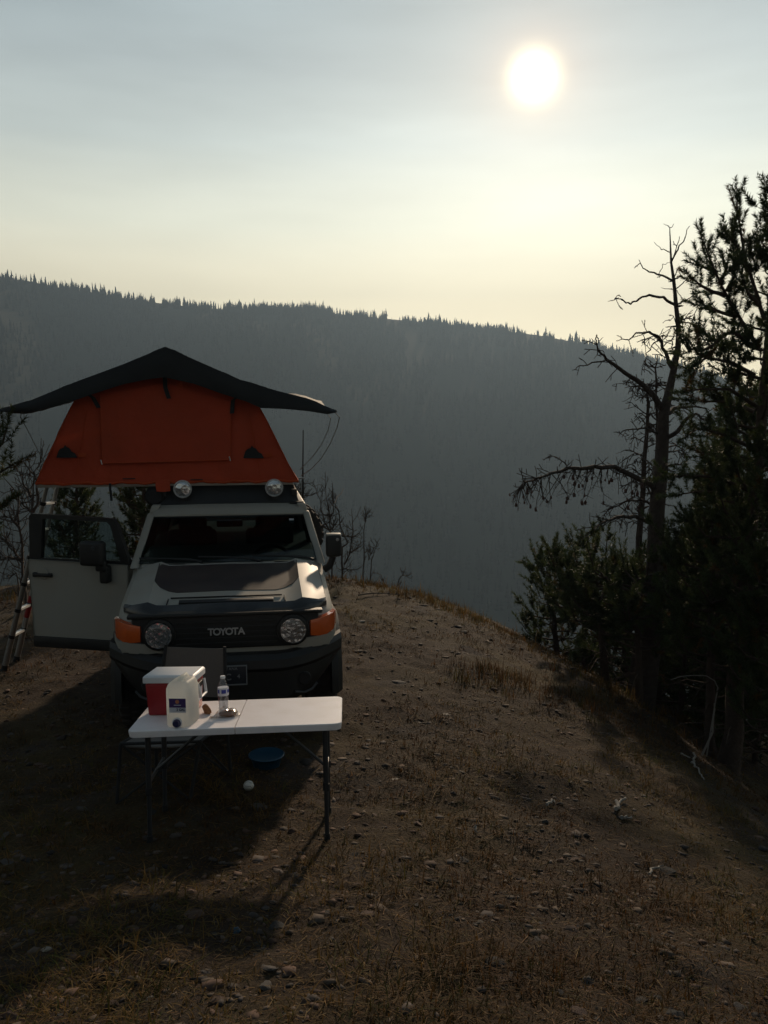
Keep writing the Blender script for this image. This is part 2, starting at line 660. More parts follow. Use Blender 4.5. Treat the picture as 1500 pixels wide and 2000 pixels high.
TAN = (0.315, 0.305, 0.27)
M = dict(
    soil=ground_mat(),
    grass=mat('dry_grass', (0.112, 0.077, 0.031), 0.8, var=0.3, scale=0.8, transl=0.35, attr=True, spec=0.2),
    gravel=mat('gravel', (0.062, 0.050, 0.044), 0.9, var=0.3, scale=3, attr=True, spec=0.25),
    rock=mat('rock', (0.070, 0.061, 0.056), 0.85, var=0.45, scale=9, bump=0.5, bscale=25, spec=0.3),
    rock_red=mat('rock_red', (0.082, 0.050, 0.038), 0.85, var=0.4, scale=9, bump=0.5, bscale=25, spec=0.3),
    rock_pale=mat('rock_pale', (0.24, 0.21, 0.175), 0.8, var=0.3, scale=9, bump=0.4, bscale=25, spec=0.3),
    rock_dark=mat('rock_dark', (0.024, 0.025, 0.026), 0.85, var=0.4, scale=9, bump=0.5, bscale=25, spec=0.3),
    wood_pale=mat('bleached_wood', (0.22, 0.20, 0.175), 0.85, var=0.35, scale=25, bump=0.4, bscale=50),
    bark=mat('bark', (0.070, 0.052, 0.042), 0.95, var=0.4, scale=14, bump=0.9, bscale=28, spec=0.15),
    bark_dead=mat('bark_dead', (0.066, 0.053, 0.046), 0.95, var=0.55, scale=16, bump=1.0, bscale=26, spec=0.15),
    twig=mat('twig', (0.075, 0.062, 0.054), 0.95, var=0.3, scale=12, spec=0.15),
    needle=mat('pine_needles', (0.046, 0.062, 0.022), 0.6, var=0.35, scale=2.2, transl=0.3, attr=True, spec=0.3),
    cone=mat('dry_cones', (0.085, 0.045, 0.038), 0.9, var=0.3, scale=20),
    forest=mat('far_conifers', (0.012, 0.017, 0.013), 0.95, var=0.35, scale=0.01, spec=0.1),
    hill=mat('hillside_floor', (0.026, 0.030, 0.022), 1.0, var=0.4, scale=0.012, spec=0.05),
    tan=mat('beige_paint', TAN, 0.58, var=0.05, scale=4, coat=0.05, coat_rough=0.3, spec=0.22, dust=((0.30, 0.25, 0.19), 0.35, 3.0)),
    black=mat('black_plastic', (0.007, 0.0075, 0.008), 0.55, var=0.25, scale=20, bump=0.15, bscale=160, dust=((0.06, 0.05, 0.042), 0.18, 3.0)),
    hoodfilm=mat('matte_hood_film', (0.022, 0.021, 0.022), 0.5, var=0.15, scale=12, dust=((0.11, 0.09, 0.07), 0.35, 2.0)),
    shield=mat('dark_acrylic', (0.02, 0.022, 0.026), 0.22, var=0.2, scale=10, dust=((0.1, 0.09, 0.08), 0.3, 4.0)),
    grille=mat('grille_black', (0.010, 0.010, 0.011), 0.6, var=0.2, scale=20),
    tyre=mat('tyre_rubber', (0.017, 0.016, 0.016), 0.9, var=0.3, scale=20, bump=0.3, bscale=60, dust=((0.085, 0.065, 0.05), 0.4, 6.0)),
    rim=mat('dark_rim', (0.06, 0.06, 0.062), 0.45, metal=0.6, var=0.2, scale=10),
    steel=mat('grey_steel', (0.42, 0.42, 0.43), 0.35, metal=0.8, var=0.15, scale=12),
    alu=mat('brushed_aluminium', (0.36, 0.355, 0.35), 0.34, metal=0.75, var=0.12, scale=30),
    rung=mat('rung_aluminium', (0.80, 0.79, 0.77), 0.30, metal=0.35, var=0.08, scale=30),
    lamp=lamp_glass_mat('lamp_glass'),
    chrome=mat('satin_chrome', (0.46, 0.47, 0.48), 0.38, metal=0.5, var=0.1, scale=12),
    amber=mat('amber_lens', (0.62, 0.105, 0.018), 0.18, var=0.15, scale=30, coat=1.0, bump=0.25, bscale=90),
    glass=glass_mat('windscreen_glass', (0.42, 0.48, 0.49), 0.02, 0.05),
    sideglass=glass_mat('side_glass', (0.66, 0.74, 0.74), 0.03, 0.06),
    cabin=mat('cabin_trim', (0.022, 0.022, 0.026), 0.75, var=0.2, scale=20),
    seatcloth=mat('seat_cloth', (0.030, 0.031, 0.040), 0.9, var=0.25, scale=60),
    platemat=mat('plate_navy', (0.016, 0.020, 0.032), 0.5, var=0.1, scale=20),
    white=mat('white_mark', (0.55, 0.56, 0.56), 0.5, var=0.08, scale=20),
    greymark=mat('grey_mark', (0.22, 0.23, 0.24), 0.5, var=0.08, scale=20),
    orange=mat('orange_canvas', (0.45, 0.066, 0.030), 0.85, var=0.22, scale=4, bump=0.6, bscale=9, transl=0.10, dust=((0.26, 0.055, 0.022), 0.35, 2.2), spec=0.2),
    orange_trim=mat('orange_binding', (0.40, 0.060, 0.018), 0.85, var=0.12, scale=40, spec=0.2),
    fly=mat('black_rainfly', (0.010, 0.011, 0.012), 0.72, var=0.2, scale=6, bump=0.25, bscale=7, spec=0.4),
    strap=mat('black_webbing', (0.012, 0.012, 0.013), 0.8, var=0.2, scale=80),
    rope=mat('grey_cord', (0.16, 0.155, 0.14), 0.8, var=0.2, scale=50),
    tabletop=mat('white_hdpe', (0.88, 0.84, 0.86), 0.36, var=0.04, scale=300, bump=0.12, bscale=420, dust=((0.66, 0.60, 0.55), 0.40, 5.0)),
    leg=mat('grey_powder_coat', (0.034, 0.036, 0.040), 0.45, metal=0.2, var=0.2, scale=20),
    chaircloth=mat('grey_polyester', (0.125, 0.115, 0.105), 0.9, var=0.15, scale=120, bump=0.2, bscale=200),
    red=mat('red_plastic', (0.30, 0.012, 0.016), 0.42, var=0.12, scale=20),
    lid=mat('white_plastic', (0.70, 0.71, 0.73), 0.42, var=0.05, scale=20),
    jug=mat('translucent_hdpe', (0.93, 0.92, 0.88), 0.42, var=0.05, scale=14, transl=0.85),
    purple=mat('purple_print', (0.055, 0.022, 0.135), 0.5, var=0.15, scale=60),
    navy=mat('navy_cap', (0.016, 0.016, 0.075), 0.45, var=0.15, scale=60),
    lab_white=mat('pale_label', (0.62, 0.62, 0.68), 0.5, var=0.08, scale=60),
    lab_orange=mat('orange_print', (0.55, 0.20, 0.10), 0.5, var=0.1, scale=60),
    lab_blue=mat('blue_print', (0.035, 0.05, 0.30), 0.5, var=0.1, scale=60),
    pet=glass_mat('clear_pet', (0.90, 0.92, 0.94), 0.05, 0.10),
    film=glass_mat('clear_film', (0.93, 0.93, 0.92), 0.08, 0.16),
    bread=mat('brown_bread', (0.30, 0.135, 0.060), 0.9, var=0.35, scale=60, bump=0.6, bscale=70),
    blue=mat('blue_plastic', (0.005, 0.040, 0.074), 0.4, var=0.12, scale=20),
    ball=mat('white_ball', (0.55, 0.54, 0.50), 0.7, var=0.2, scale=60),
    seam=mat('dark_seam', (0.16, 0.14, 0.13), 0.8, var=0.1, scale=60),
)


def haze_mat():
    m = bpy.data.materials.new('smoke_haze')
    m.use_nodes = True
    nt = m.node_tree
    nt.nodes.clear()
    v = nt.nodes.new('ShaderNodeVolumePrincipled')
    v.inputs['Color'].default_value = (0.182, 0.256, 0.340, 1)
    v.inputs['Density'].default_value = 0.00052
    v.inputs['Anisotropy'].default_value = 0.45
    o = nt.nodes.new('ShaderNodeOutputMaterial')
    nt.links.new(v.outputs[0], o.inputs['Volume'])
    return m


# ------------------------------------------------------------------ ground
def polar_grid(radii, azs, zfun):
    A, Rr = np.meshgrid(azs, radii)
    X = Rr * np.sin(A)
    Y = Rr * np.cos(A)
    Z = zfun(X, Y, A, Rr)
    V = np.stack([X, Y, Z], -1).reshape(-1, 3)
    n, m = len(radii), len(azs)
    i, j = np.meshgrid(np.arange(n - 1), np.arange(m), indexing='ij')
    k = (j + 1) % m
    F = np.stack([i * m + j, (i + 1) * m + j, (i + 1) * m + k, i * m + k], -1).reshape(-1, 4)
    return V, F


front = np.radians(np.arange(-46, 46, 0.27))
back = np.radians(np.arange(46, 314, 4.0))
azs = np.concatenate([front, back])
radii = np.concatenate([np.linspace(0.05, 1.5, 12)[:-1], np.geomspace(1.5, 30, 440)[:-1], np.geomspace(30, 250, 50)])
V, F = polar_grid(radii, azs, lambda X, Y, A, R_: gz(X, Y))
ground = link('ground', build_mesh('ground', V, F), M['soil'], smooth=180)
tag(ground, 'dry brown stony hilltop', kind='structure')

# ridge of the far hill, traced as angles round the viewpoint
_rp = [(-900, 470), (-500, 480), (-200, 505), (0, 540), (60, 549), (100, 558), (200, 575), (300, 590), (400, 602), (480, 606), (560, 601), (600, 598), (650, 611), (750, 622), (900, 636), (1050, 654), (1150, 672),
       (1250, 697), (1350, 728), (1500, 770), (1800, 830), (2200, 880)]
_raz = []
_rel = []
for a_, b_ in _rp:
    p_ = at(a_, b_, 1000.0) - np.array([0, 0, CAM_Z])
    _raz.append(math.atan2(p_[0], p_[1]))
    _rel.append(p_[2] / math.hypot(p_[0], p_[1]))
_raz = np.array(_raz)
_rel = np.array(_rel)


def ridge_r(A):
    return 1480 + 90 * np.sin(A * 5 + 1) + 60 * np.sin(A * 13)


def hill_z(X, Y, A, R_):
    A2 = (A + math.pi) % (2 * math.pi) - math.pi
    el = np.interp(A2, _raz, _rel)
    el = np.where(np.abs(A2) > 1.0, el + (0.06 - el) * np.clip((np.abs(A2) - 1.0) / 0.8, 0, 1), el)
    rr = ridge_r(A2)
    zr = CAM_Z + el * rr
    t = np.clip((R_ - 480) / (rr - 480), 0, None)
    zv = -216.0
    s = np.where(t < 1, 0.8 * t + 0.2 * t * t * (3 - 2 * t), 1 - (t - 1) * 1.0)
    z = zv + (zr - zv) * s
    w = np.clip(t * (1 - t) * 4, 0, 1)
    z = z + w * (46 * vnoise(A2 * 6.0 + R_ / 1400, R_ / 900 + A2 * 2, 21) + 16 * vnoise(A2 * 17 + R_ / 700, R_ / 500, 22) + 6 * vnoise(A2 * 40, R_ / 160, 23))
    inner = np.clip((R_ - 235) / 245, 0, 1)
    return np.where(R_ < 480, -122 - 94 * inner ** .8, np.maximum(z, -260))


azs_h = np.concatenate([np.radians(np.arange(-42, 42, 0.4)), np.radians(np.arange(42, 318, 5.0))])
rad_h = np.concatenate([np.linspace(235, 480, 16)[:-1], np.linspace(480, 1250, 60), np.linspace(1270, 1700, 60), np.linspace(1760, 2400, 10)])
V, F = polar_grid(rad_h, azs_h, hill_z)
hill = link('hill', build_mesh('hill', V, F), M['hill'], smooth=180)
tag(hill, 'hazy blue-grey forested mountainside across the valley', kind='structure')


def add_tint(me, cols, per):
    """cols: one colour per piece; per: vertices per piece"""
    a = me.color_attributes.new('tint', 'FLOAT_COLOR', 'POINT')
    c = np.ones((len(me.vertices), 4), np.float32)
    c[:, :3] = np.repeat(cols, per, axis=0)
    a.data.foreach_set('color', c.ravel())


# far forest: thousands of conifers on the hillside, one mass
def forest():
    nsamp = 17000
    A = rng.uniform(math.radians(-40), math.radians(40), nsamp)
    R_ = np.sqrt(rng.uniform(480 ** 2, 1540 ** 2, nsamp))
    keep = vnoise(A * 30, R_ / 60, 31) > -0.55
    A, R_ = A[keep], R_[keep]
    hgt = rng.uniform(8, 15, len(A))
    na = 5200                                        # a denser fringe along the skyline
    A2 = np.sort(rng.uniform(math.radians(-29), math.radians(30), na))
    dens = vnoise(A2 * 60, A2 * 0, 33) + 0.5 * vnoise(A2 * 190, A2 * 0, 34)
    A2 = A2[dens > -0.62]
    R2 = ridge_r(A2) + rng.uniform(-55, 6, len(A2))
    h2 = rng.gamma(4.0, 1.45, len(A2)) + 3.2
    h2 *= 1 + 0.32 * vnoise(A2 * 75, A2 * 0, 35)
    A = np.concatenate([A, A2])
    R_ = np.concatenate([R_, R2])
    hgt = np.concatenate([hgt, np.clip(h2, 3.5, 21)])
    X = R_ * np.sin(A)
    Y = R_ * np.cos(A)
    Z = hill_z(X, Y, A, R_)
    n = len(A)
    sides = 5
    tiers = [(0.0, 1.0, 0.50), (0.30, 0.74, 0.74), (0.58, 0.46, 1.0)]
    Vs = []
    Fs = []
    off = 0
    ar = np.arange(n)
    wid = hgt * rng.uniform(0.10, 0.24, n)
    lean = rng.normal(0, 0.02, (n, 2))
    for z0, rr, z1 in tiers:
        vv = np.zeros((n, sides + 1, 3))
        ph = rng.uniform(0, 6.28, n)
        for s in range(sides):
            rad = wid * rr * rng.uniform(0.65, 1.25, n)
            vv[:, s, 0] = X + rad * np.cos(ph + s * 2 * math.pi / sides)
            vv[:, s, 1] = Y + rad * np.sin(ph + s * 2 * math.pi / sides)
            vv[:, s, 2] = Z + hgt * (z0 + rng.uniform(-0.05, 0.05, n)) - 0.5
        vv[:, sides, 0] = X + lean[:, 0] * hgt
        vv[:, sides, 1] = Y + lean[:, 1] * hgt
        vv[:, sides, 2] = Z + hgt * z1
        base = off + ar * (sides + 1)
        for s in range(sides):
            Fs.append(np.stack([base + s, base + (s + 1) % sides, base + sides], -1))
        Vs.append(vv.reshape(-1, 3))
        off += n * (sides + 1)
    o = link('far_forest', build_mesh('far_forest', np.concatenate(Vs), np.concatenate(Fs)), M['forest'])
    tag(o, 'dark conifer forest covering the far hillside and fringing its skyline', 'forest', kind='stuff')


forest()

# ------------------------------------------------------------------ vehicle
VEH = np.array([-1.225, 6.52, 0.0])
YAW = math.radians(9.0)
VM = Matrix.Translation(Vector(VEH)) @ Matrix.Rotation(YAW, 4, 'Z')
VMI = VM.inverted()


def vl(px, py, y):
    """vehicle-local point seen at a photo pixel on the local plane y"""
    d = _F + np.array([1., 0, 0]) * (px - 750) / FPX + _U * (1000 - py) / FPX
    n = np.array([-math.sin(YAW), math.cos(YAW), 0])
    t = ((VEH + n * y) - np.array([0, 0, CAM_Z])) @ n / (d @ n)
    return np.array(VMI @ Vector(np.array([0, 0, CAM_Z]) + d * t))


def vehicle():
    car = thing('off_road_vehicle', 'beige boxy off-road vehicle with black hood panel, one door open, orange tent on its roof', 'off-road vehicle', tuple(VEH), YAW)
    ys = [0.05, 0.10, 0.24, 0.50, 0.90, 1.22, 1.30, 2.4, 3.4, 4.25, 4.42]
    xs = [.74, .81, .865, .885, .89, .89, .89, .89, .89, .87, .80]
    zf = [1.08, 1.11, 1.14, 1.18, 1.225, 1.265, 1.30, 1.30, 1.30, 1.31, 1.29]

    def hoodz(x, y):
        zc = np.interp(y, [0.05, .1, .25, .5, .9, 1.25], [1.115, 1.158, 1.188, 1.228, 1.275, 1.312])
        ax = abs(x)
        return float(zc + np.interp(ax, [0, .46, .53, .60, .70, .80], [0.012, 0.004, 0.008, 0.036, 0.014, -0.035]))
    rings = []
    for y, w, z in zip(ys, xs, zf):
        zt = z - 0.05 if y < 1.25 else z
        half = [(w - .14, .50), (w - .01, .60), (w, .85), (w - .004, 1.02), (w - .03, z - .06), (w - .075, zt + .028 if y < 1.25 else z), (w - .12, zt), (.45, zt)]
        if y < .45:
            half[0] = (w - .14, .76)
            half[1] = (w - .01, .80)
        if y == .05:
            half = [(a * .98, b) for a, b in half]
        ring = [(a, y, b) for a, b in half] + [(-a, y, b) for a, b in reversed(half)]
        rings.append(ring)
    body = part('body', loft(rings), M['tan'], car, smooth=30)
    arch = []
    for wy in (0.86, 3.55):
        arch.append(lathe([(.455, -1.2), (.455, 1.2)], 32, 'x', (0, wy, .42)))
    boolean_cut(body, arch[:1])
    boolean_cut(body, arch[1:])
    boolean_cut(body, [box((0, 2.82, 1.20), (1.60, 3.0, 1.3))])
    boolean_cut(body, [box((-.9, 1.86, 1.05), (.5, 1.08, .92))])
    # cabin floor and firewall stay inside the body; trim
    part('floor_mat', box((0, 2.82, .565), (1.58, 2.98, .02)), M['cabin'], car)
    # hood
    hx = [-.80, -.70, -.60, -.53, -.46, -.23, 0, .23, .46, .53, .60, .70, .80]
    hy = [.085, .12, .2, .32, .5, .7, .9, 1.05, 1.19]
    grid = []
    for y in hy:
        row = []
        for x in hx:
            z = hoodz(x, y)
            if y < .1:
                z -= .035
            ye = y
            if abs(x) > .55:
                ye = y + max(0, (.5 - y)) * ((abs(x) - .55) / .25) ** 2 * .30
            row.append((x, ye, z))
        grid.append(row)
    hood = part('hood', thick(sheet(grid), 0.018), M['tan'], car, smooth=28)
    # matt black panel on the hood
    dgrid = []
    for y in [.40, .44, .52, .62, .8, 1.0, 1.14]:
        xm = float(np.interp(y, [.40, .44, .52, .62, 1.14], [.40, .47, .55, .60, .61]))
        row = []
        for x in (-xm, -min(xm, .53) * .999, -.46 * xm / .61 - .06, -.23, 0, .23, .46 * xm / .61 + .06, min(xm, .53) * .999, xm):
            row.append((x, y, hoodz(x, y) + .0045))
        dgrid.append(row)
    part('hood_panel', thick(sheet(dgrid), 0.003), M['hoodfilm'], hood, smooth=28)
    # scoop slot and its outline near the front of the hood
    part('hood_slot', box((0, .165, 1.188), (.74, .05, .026), (.24, 0, 0)), M['grille'], hood, bev=.004)
    for s in (-1, 1):
        part('panel_gap', box((s * .46, .20, 1.188), (.006, .10, .02), (.2, 0, s * .05)), M['grille'], hood)
    part('panel_gap', box((0, .262, 1.2055), (.88, .006, .012)), M['grille'], hood)
    # cowl with vents, wipers
    cowl = part('cowl', join(box((0, 1.255, 1.288), (1.56, .10, .03), (.15, 0, 0))), M['tan'], car, bev=.006)
    for x in (-.50, -.14, .20, .52):
        part('vent', prism([(x - .13, 1.302), (x - .10, 1.316), (x + .10, 1.316), (x + .13, 1.304), (x, 1.298)], 1.198, 1.215), M['grille'], cowl)
    for x in (-.46, .06, .55):
        w = part('wiper', join(tube([(x + .22, 1.195, 1.325), (x + .16, 1.235, 1.338), (x - .05, 1.270, 1.352)], [.014, .011, .007]),
                               tube([(x + .12, 1.262, 1.348), (x - .34, 1.285, 1.362)], .009)), M['black'], car)
    # front face: black mask
    mask = part('grille', box((0, .055, .985), (1.44, .06, .29)), M['grille'], car, bev=.02, seg=3)
    for k in range(5):
        part('grille_bar', box((0, .022, .885 + k * .042), (.78, .012, .012)), M['black'], mask, bev=.003)
    for i, ch in enumerate('TOYOTA'):
        me = text_mesh(ch, .076, .004, .0018)
        link('letter', me, M['chrome'], mask, loc=(-.118 + i * .047 - .004, .008, .980), rot=(math.pi / 2, 0, 0))
    part('grille_lip', box((0, .045, 1.118), (1.50, .09, .03)), M['black'], mask, bev=.01)
    for s in (-1, 1):
        hl = part('headlight', lathe([(.122, 0.05), (.128, 0.0), (.124, -.028), (.104, -.034), (.098, -.012), (0.0001, .026)], 40, 'y', (s * .515, .03, .975)), M['black'], car, smooth=35)
        rv, rf = lathe([(.099, -.030), (.094, -.018), (.083, -.004), (.066, .008), (.046, .016), (.027, .020), (0.0001, .021)], 48, 'y', (s * .515, .012, .975))
        rv = [(v[0], v[1] + .0035 * math.sin(16 * math.atan2(v[2] - .975, v[0] - s * .515)) + .003 * float(vnoise(v[0] * 40, v[2] * 40, 171)), v[2]) for v in rv]
        part('reflector', (rv, rf), M['lamp'], hl, smooth=25)
        part('bulb_shield', lathe([(.026, .0), (.026, -.010), (.018, -.018), (0.0001, -.019)], 24, 'y', (s * .515, .012, .975)), M['steel'], hl, smooth=60)
        part('lens', lathe([(.100, -.022), (.093, -.028), (.057, -.036), (0.0001, -.040)], 40, 'y', (s * .515, .012, .975)), M['pet'], hl, smooth=60)
        # wrap-round turn signal
        g = []
        for x, y, za, zb in ((.655, .022, .925, 1.045), (.72, .026, .918, 1.060), (.79, .052, .925, 1.072), (.845, .115, .945, 1.082), (.872, .21, .975, 1.080)):
            g.append([(s * x, y - .012, za), (s * x, y - .026, (za + zb) / 2), (s * x, y - .012, zb), (s * (x - .02), y + .05, zb), (s * (x - .02), y + .05, za)])
        ts = part('turn_signal', loft(g), M['amber'], car, smooth=40)
        # beige quarter below the lamp
        g = []
        for x, y, za, zb in ((.50, .030, .830, .862), (.62, .020, .825, .905), (.74, .028, .835, .918), (.83, .085, .865, .930), (.872, .20, .90, .965)):
            g.append([(s * x, y - .006, za), (s * x, y - .012, zb), (s * (x - .01), y + .07, zb), (s * (x - .01), y + .07, za)])
        part('lower_quarter', loft(g), M['tan'], car, smooth=40)
    # bug shield along the hood lip
    g = []
    for k in range(25):
        x = -.80 + 1.60 * k / 24
        q = max(0, abs(x) - .5) / .3
        y0 = .055 + .20 * q * q
        zt = hoodz(min(abs(x), .72), .1) - .012 + .030 * (1 - q * .7)
        g.append([(x, y0 - .01, 1.112 - .012 * q), (x, y0 - .042, 1.125), (x, y0 - .035, 1.155), (x, y0 + .02, zt + .012), (x, y0 + .026, zt + .004), (x, y0 + .015, 1.112 - .012 * q)])
    part('bug_shield', loft(g), M['shield'], car, smooth=40)
    # bumper
    g = []
    for k in range(29):
        x = -.925 + 1.85 * k / 28
        q = max(0, (abs(x) - .42) / .505)
        y0 = -.115 + .36 * q ** 2.2
        zt = .835 - .03 * (1 - q) + .03 * q
        zl = .40 + .34 * q ** 1.6
        g.append([(x, y0 + .16, zt), (x, y0 + .06, zt), (x, y0 + .012, zt - .035), (x, y0, zt - .10), (x, y0 + .035, zt - .135), (x, y0 + .03, zl + .06), (x, y0 + .07, zl), (x, y0 + .16, zl)])
    bump = part('bumper', loft(g), M['black'], car, smooth=32)
    for s in (-1, 1):
        part('bumper_trim', tube([(s * .52, -.085, .50), (s * .60, -.055, .485), (s * .66, -.02, .50), (s * .70, .005, .54)], .012), M['leg'], bump)
        part('fog_light', lathe([(.05, .02), (.052, -.01), (.046, -.018), (.0001, -.014)], 20, 'y', (s * .60, -.05, .60)), M['grille'], bump)
    part('skid_plate', box((0, .12, .36), (.8, .28, .02), (.5, 0, 0)), M['leg'], bump, bev=.004)
    # licence plate
    pc = (-.0, -.139, .675)
    pl = part('licence_plate', box(pc, (.305, .010, .155)), M['platemat'], car, bev=.003)
    for a, b, c, d in ((0, .0735, .305, .009), (0, -.0735, .305, .009), (-.148, 0, .009, .140), (.148, 0, .009, .140)):
        part('plate_frame', box((pc[0] + a, pc[1] - .006, pc[2] + b), (c, .008, d)), M['greymark'], pl)
    for i, ch in enumerate('MONTANA'):
        link('letter', text_mesh(ch, .030, .0015, .0005), M['greymark'], pl, loc=(pc[0] - .069 + i * .023, pc[1] - .007, pc[2] + .052), rot=(math.pi / 2, 0, 0))
    link('letter', text_mesh('C', .070, .0015, .001), M['greymark'], pl, loc=(pc[0] + .008, pc[1] - .007, pc[2] - .014), rot=(math.pi / 2, 0, 0))
    link('letter', text_mesh('4', .042, .0015, .001), M['greymark'], pl, loc=(pc[0] + .087, pc[1] - .007, pc[2] - .010), rot=(math.pi / 2, 0, 0))
    # flares
    for wy in (.86, 3.55):
        for s in (-1, 1):
            g = []
            for k in range(15):
                a = math.radians(-8 + 196 * k / 14)
                cx, cz = wy + math.cos(a) * .475, .42 + math.sin(a) * .475
                dx, dz = math.cos(a), math.sin(a)
                g.append([(s * .84, cx - dx * .02, cz - dz * .02), (s * .935, cx - dx * .02, cz - dz * .02), (s * .945, cx + dx * .02, cz + dz * .02), (s * .905, cx + dx * .085, cz + dz * .085), (s * .85, cx + dx * .10, cz + dz * .10)])
            part('fender_flare', loft(g), M['black'], car, smooth=40)
    # wheels
    def wheel(cx, cy, cz, axis_sign, r=.405, spare=False):
        ax = 'y' if spare else 'x'
        w = part('spare_wheel' if spare else 'wheel', lathe([(.24, -.10), (.27, -.12), (.22, -.06), (.10, -.03), (.0001, -.02)], 28, ax, (cx, cy, cz)) if axis_sign < 0 else
                 lathe([(.24, .10), (.27, .12), (.22, .06), (.10, .03), (.0001, .02)], 28, ax, (cx, cy, cz)), M['rim'], car, smooth=40)
        part('tyre', lathe([(.25, -.125), (.30, -.138), (r - .04, -.138), (r - .008, -.115), (r, -.08), (r, .08), (r - .008, .115), (r - .04, .138), (.30, .138), (.25, .125)], 44, ax, (cx, cy, cz)), M['tyre'], w, smooth=40)
        lug = []
        for k in range(28):
            a = 2 * math.pi * k / 28
            for sd in (-1, 0, 1):
                a2 = a + (0.11 if sd == 0 else 0)
                rr = r + .004 - abs(sd) * .006
                if spare:
                    lug.append(box((cx + math.cos(a2) * rr, cy + sd * .085, cz + math.sin(a2) * rr), (.030, .07, .042), (0, -a2, 0)))
                else:
                    lug.append(box((cx + sd * .085, cy + math.cos(a2) * rr, cz + math.sin(a2) * rr), (.07, .030, .042), (a2, 0, 0)))
        t = part('tread', join(*lug), M['tyre'], w, smooth=None)
        tag(t, None, kind='stuff')
    for wy in (.86, 3.55):
        for s in (-1, 1):
            wheel(s * .775, wy, .405, s)
    wheel(.72, 4.62, 1.08, 1, .42, True)
    # pillars, header, roof
    def bar(a, b, wa, wb, name, m=M['tan'], par=car):
        """tapered box bar between two rectangles given as (x0,x1,y0,y1,z)"""
        ra = [(a[0], a[2], a[4]), (a[1], a[2], a[4]), (a[1], a[3], a[4]), (a[0], a[3], a[4])]
        rb = [(b[0], b[2], b[4]), (b[1], b[2], b[4]), (b[1], b[3], b[4]), (b[0], b[3], b[4])]
        return part(name, loft([ra, rb]), m, par, bev=.012, seg=2)
    for s in (-1, 1):
        def sx(a, b):
            return (min(s * a, s * b), max(s * a, s * b))
        bar(sx(.805, .885) + (1.24, 1.36, 1.275), sx(.715, .78) + (1.84, 1.93, 1.70), 0, 0, 'windscreen_pillar')
        bar(sx(.80, .875) + (2.42, 2.60, 1.29), sx(.70, .765) + (2.42, 2.58, 1.72), 0, 0, 'door_pillar', M['black'])
        bar(sx(.78, .875) + (3.35, 4.42, 1.29), sx(.68, .765) + (3.45, 4.30, 1.73), 0, 0, 'rear_quarter')
        bar(sx(.70, .768) + (1.88, 3.6, 1.70), sx(.66, .745) + (1.90, 3.6, 1.775), 0, 0, 'roof_rail')
        part('mirror_arm', tube([(s * .88, 1.34, 1.20), (s * .93, 1.33, 1.235), (s * .965, 1.32, 1.33)], [.035, .034, .030], 8), M['black'], car) if s > 0 else None
    rg = []
    for y, w, z, zt in ((1.83, .742, 1.672, 1.690), (1.87, .738, 1.672, 1.735), (1.96, .720, 1.69, 1.772), (2.3, .715, 1.74, 1.795), (3.2, .71, 1.745, 1.80), (4.1, .70, 1.74, 1.795), (4.33, .68, 1.72, 1.765)):
        rg.append([(-w, y, z), (w, y, z), (w, y, (z + zt) / 2), (w - .04, y, zt - .008), (.3, y, zt), (-.3, y, zt), (-w + .04, y, zt - .008), (-w, y, (z + zt) / 2)])
    part('roof', loft(rg), M['tan'], car, smooth=35)
    part('tailgate', join(box((0, 4.38, 1.00), (1.5, .06, .34)), box((-.66, 4.37, 1.43), (.18, .06, .52)), box((.66, 4.37, 1.43), (.18, .06, .52)), box((0, 4.35, 1.715), (1.3, .06, .06))), M['tan'], car, smooth=None)
    part('rear_window', box((0, 4.37, 1.43), (1.14, .006, .52)), M['glass'], car)
    part('windscreen', thick(sheet([[(x * .805, 1.268, 1.315) for x in (-1, -.5, 0, .5, 1)], [(x * .735, 1.855, 1.672) for x in (-1, -.5, 0, .5, 1)]]), .005), M['glass'], car)
    part('windscreen_band', thick(sheet([[(x * .745, 1.826, 1.661) for x in (-1, 0, 1)], [(x * .735, 1.848, 1.676) for x in (-1, 0, 1)]]), .003), M['grille'], car)
    part('toll_tag', box((.60, 1.772, 1.612), (.045, .004, .05), (-.55, 0, 0)), M['lab_white'], car)
    for a, b in ((1.40, 2.42), (2.62, 3.40)):
        for s in ((1,) if a < 2 else (-1, 1)):
            part('side_window', loft([[(s * .845, a - .05, 1.30), (s * .85, a - .05, 1.30), (s * .85, b, 1.30), (s * .845, b, 1.30)],
                                      [(s * .735, a + .45 if a < 2 else a, 1.70), (s * .74, a + .45 if a < 2 else a, 1.70), (s * .74, b, 1.70), (s * .735, b, 1.70)]]), M['glass'], car)
    # driver-side mirror
    mi = part('mirror', box((.968, 1.315, 1.435), (.145, .11, .215)), M['black'], car, bev=.03, seg=3)
    part('mirror_cap', box((.968, 1.32, 1.535), (.135, .10, .022)), M['tan'], mi, bev=.008)
    part('mirror_lamp', lathe([(.016, 0), (.014, -.006), (.0001, -.008)], 16, 'y', (1.00, 1.262, 1.495)), M['steel'], mi)
    # cabin lining
    for s in (-1, 1):
        part('side_lining', box((s * .782, 3.38, .93), (.02, 1.88, .64)), M['cabin'], car)
        part('quarter_lining', box((s * .705, 3.88, 1.47), (.02, .90, .50), (0, -s * .22, 0)), M['cabin'], car)
    part('side_lining', box((.782, 1.90, .93), (.02, 1.06, .64)), M['cabin'], car)
    part('headliner', box((0, 3.1, 1.722), (1.30, 2.3, .012)), M['cabin'], car)
    part('tailgate_lining', join(box((0, 4.335, 1.00), (1.48, .02, .35)), box((-.655, 4.325, 1.43), (.17, .02, .52)), box((.655, 4.325, 1.43), (.17, .02, .52))), M['cabin'], car, smooth=None)
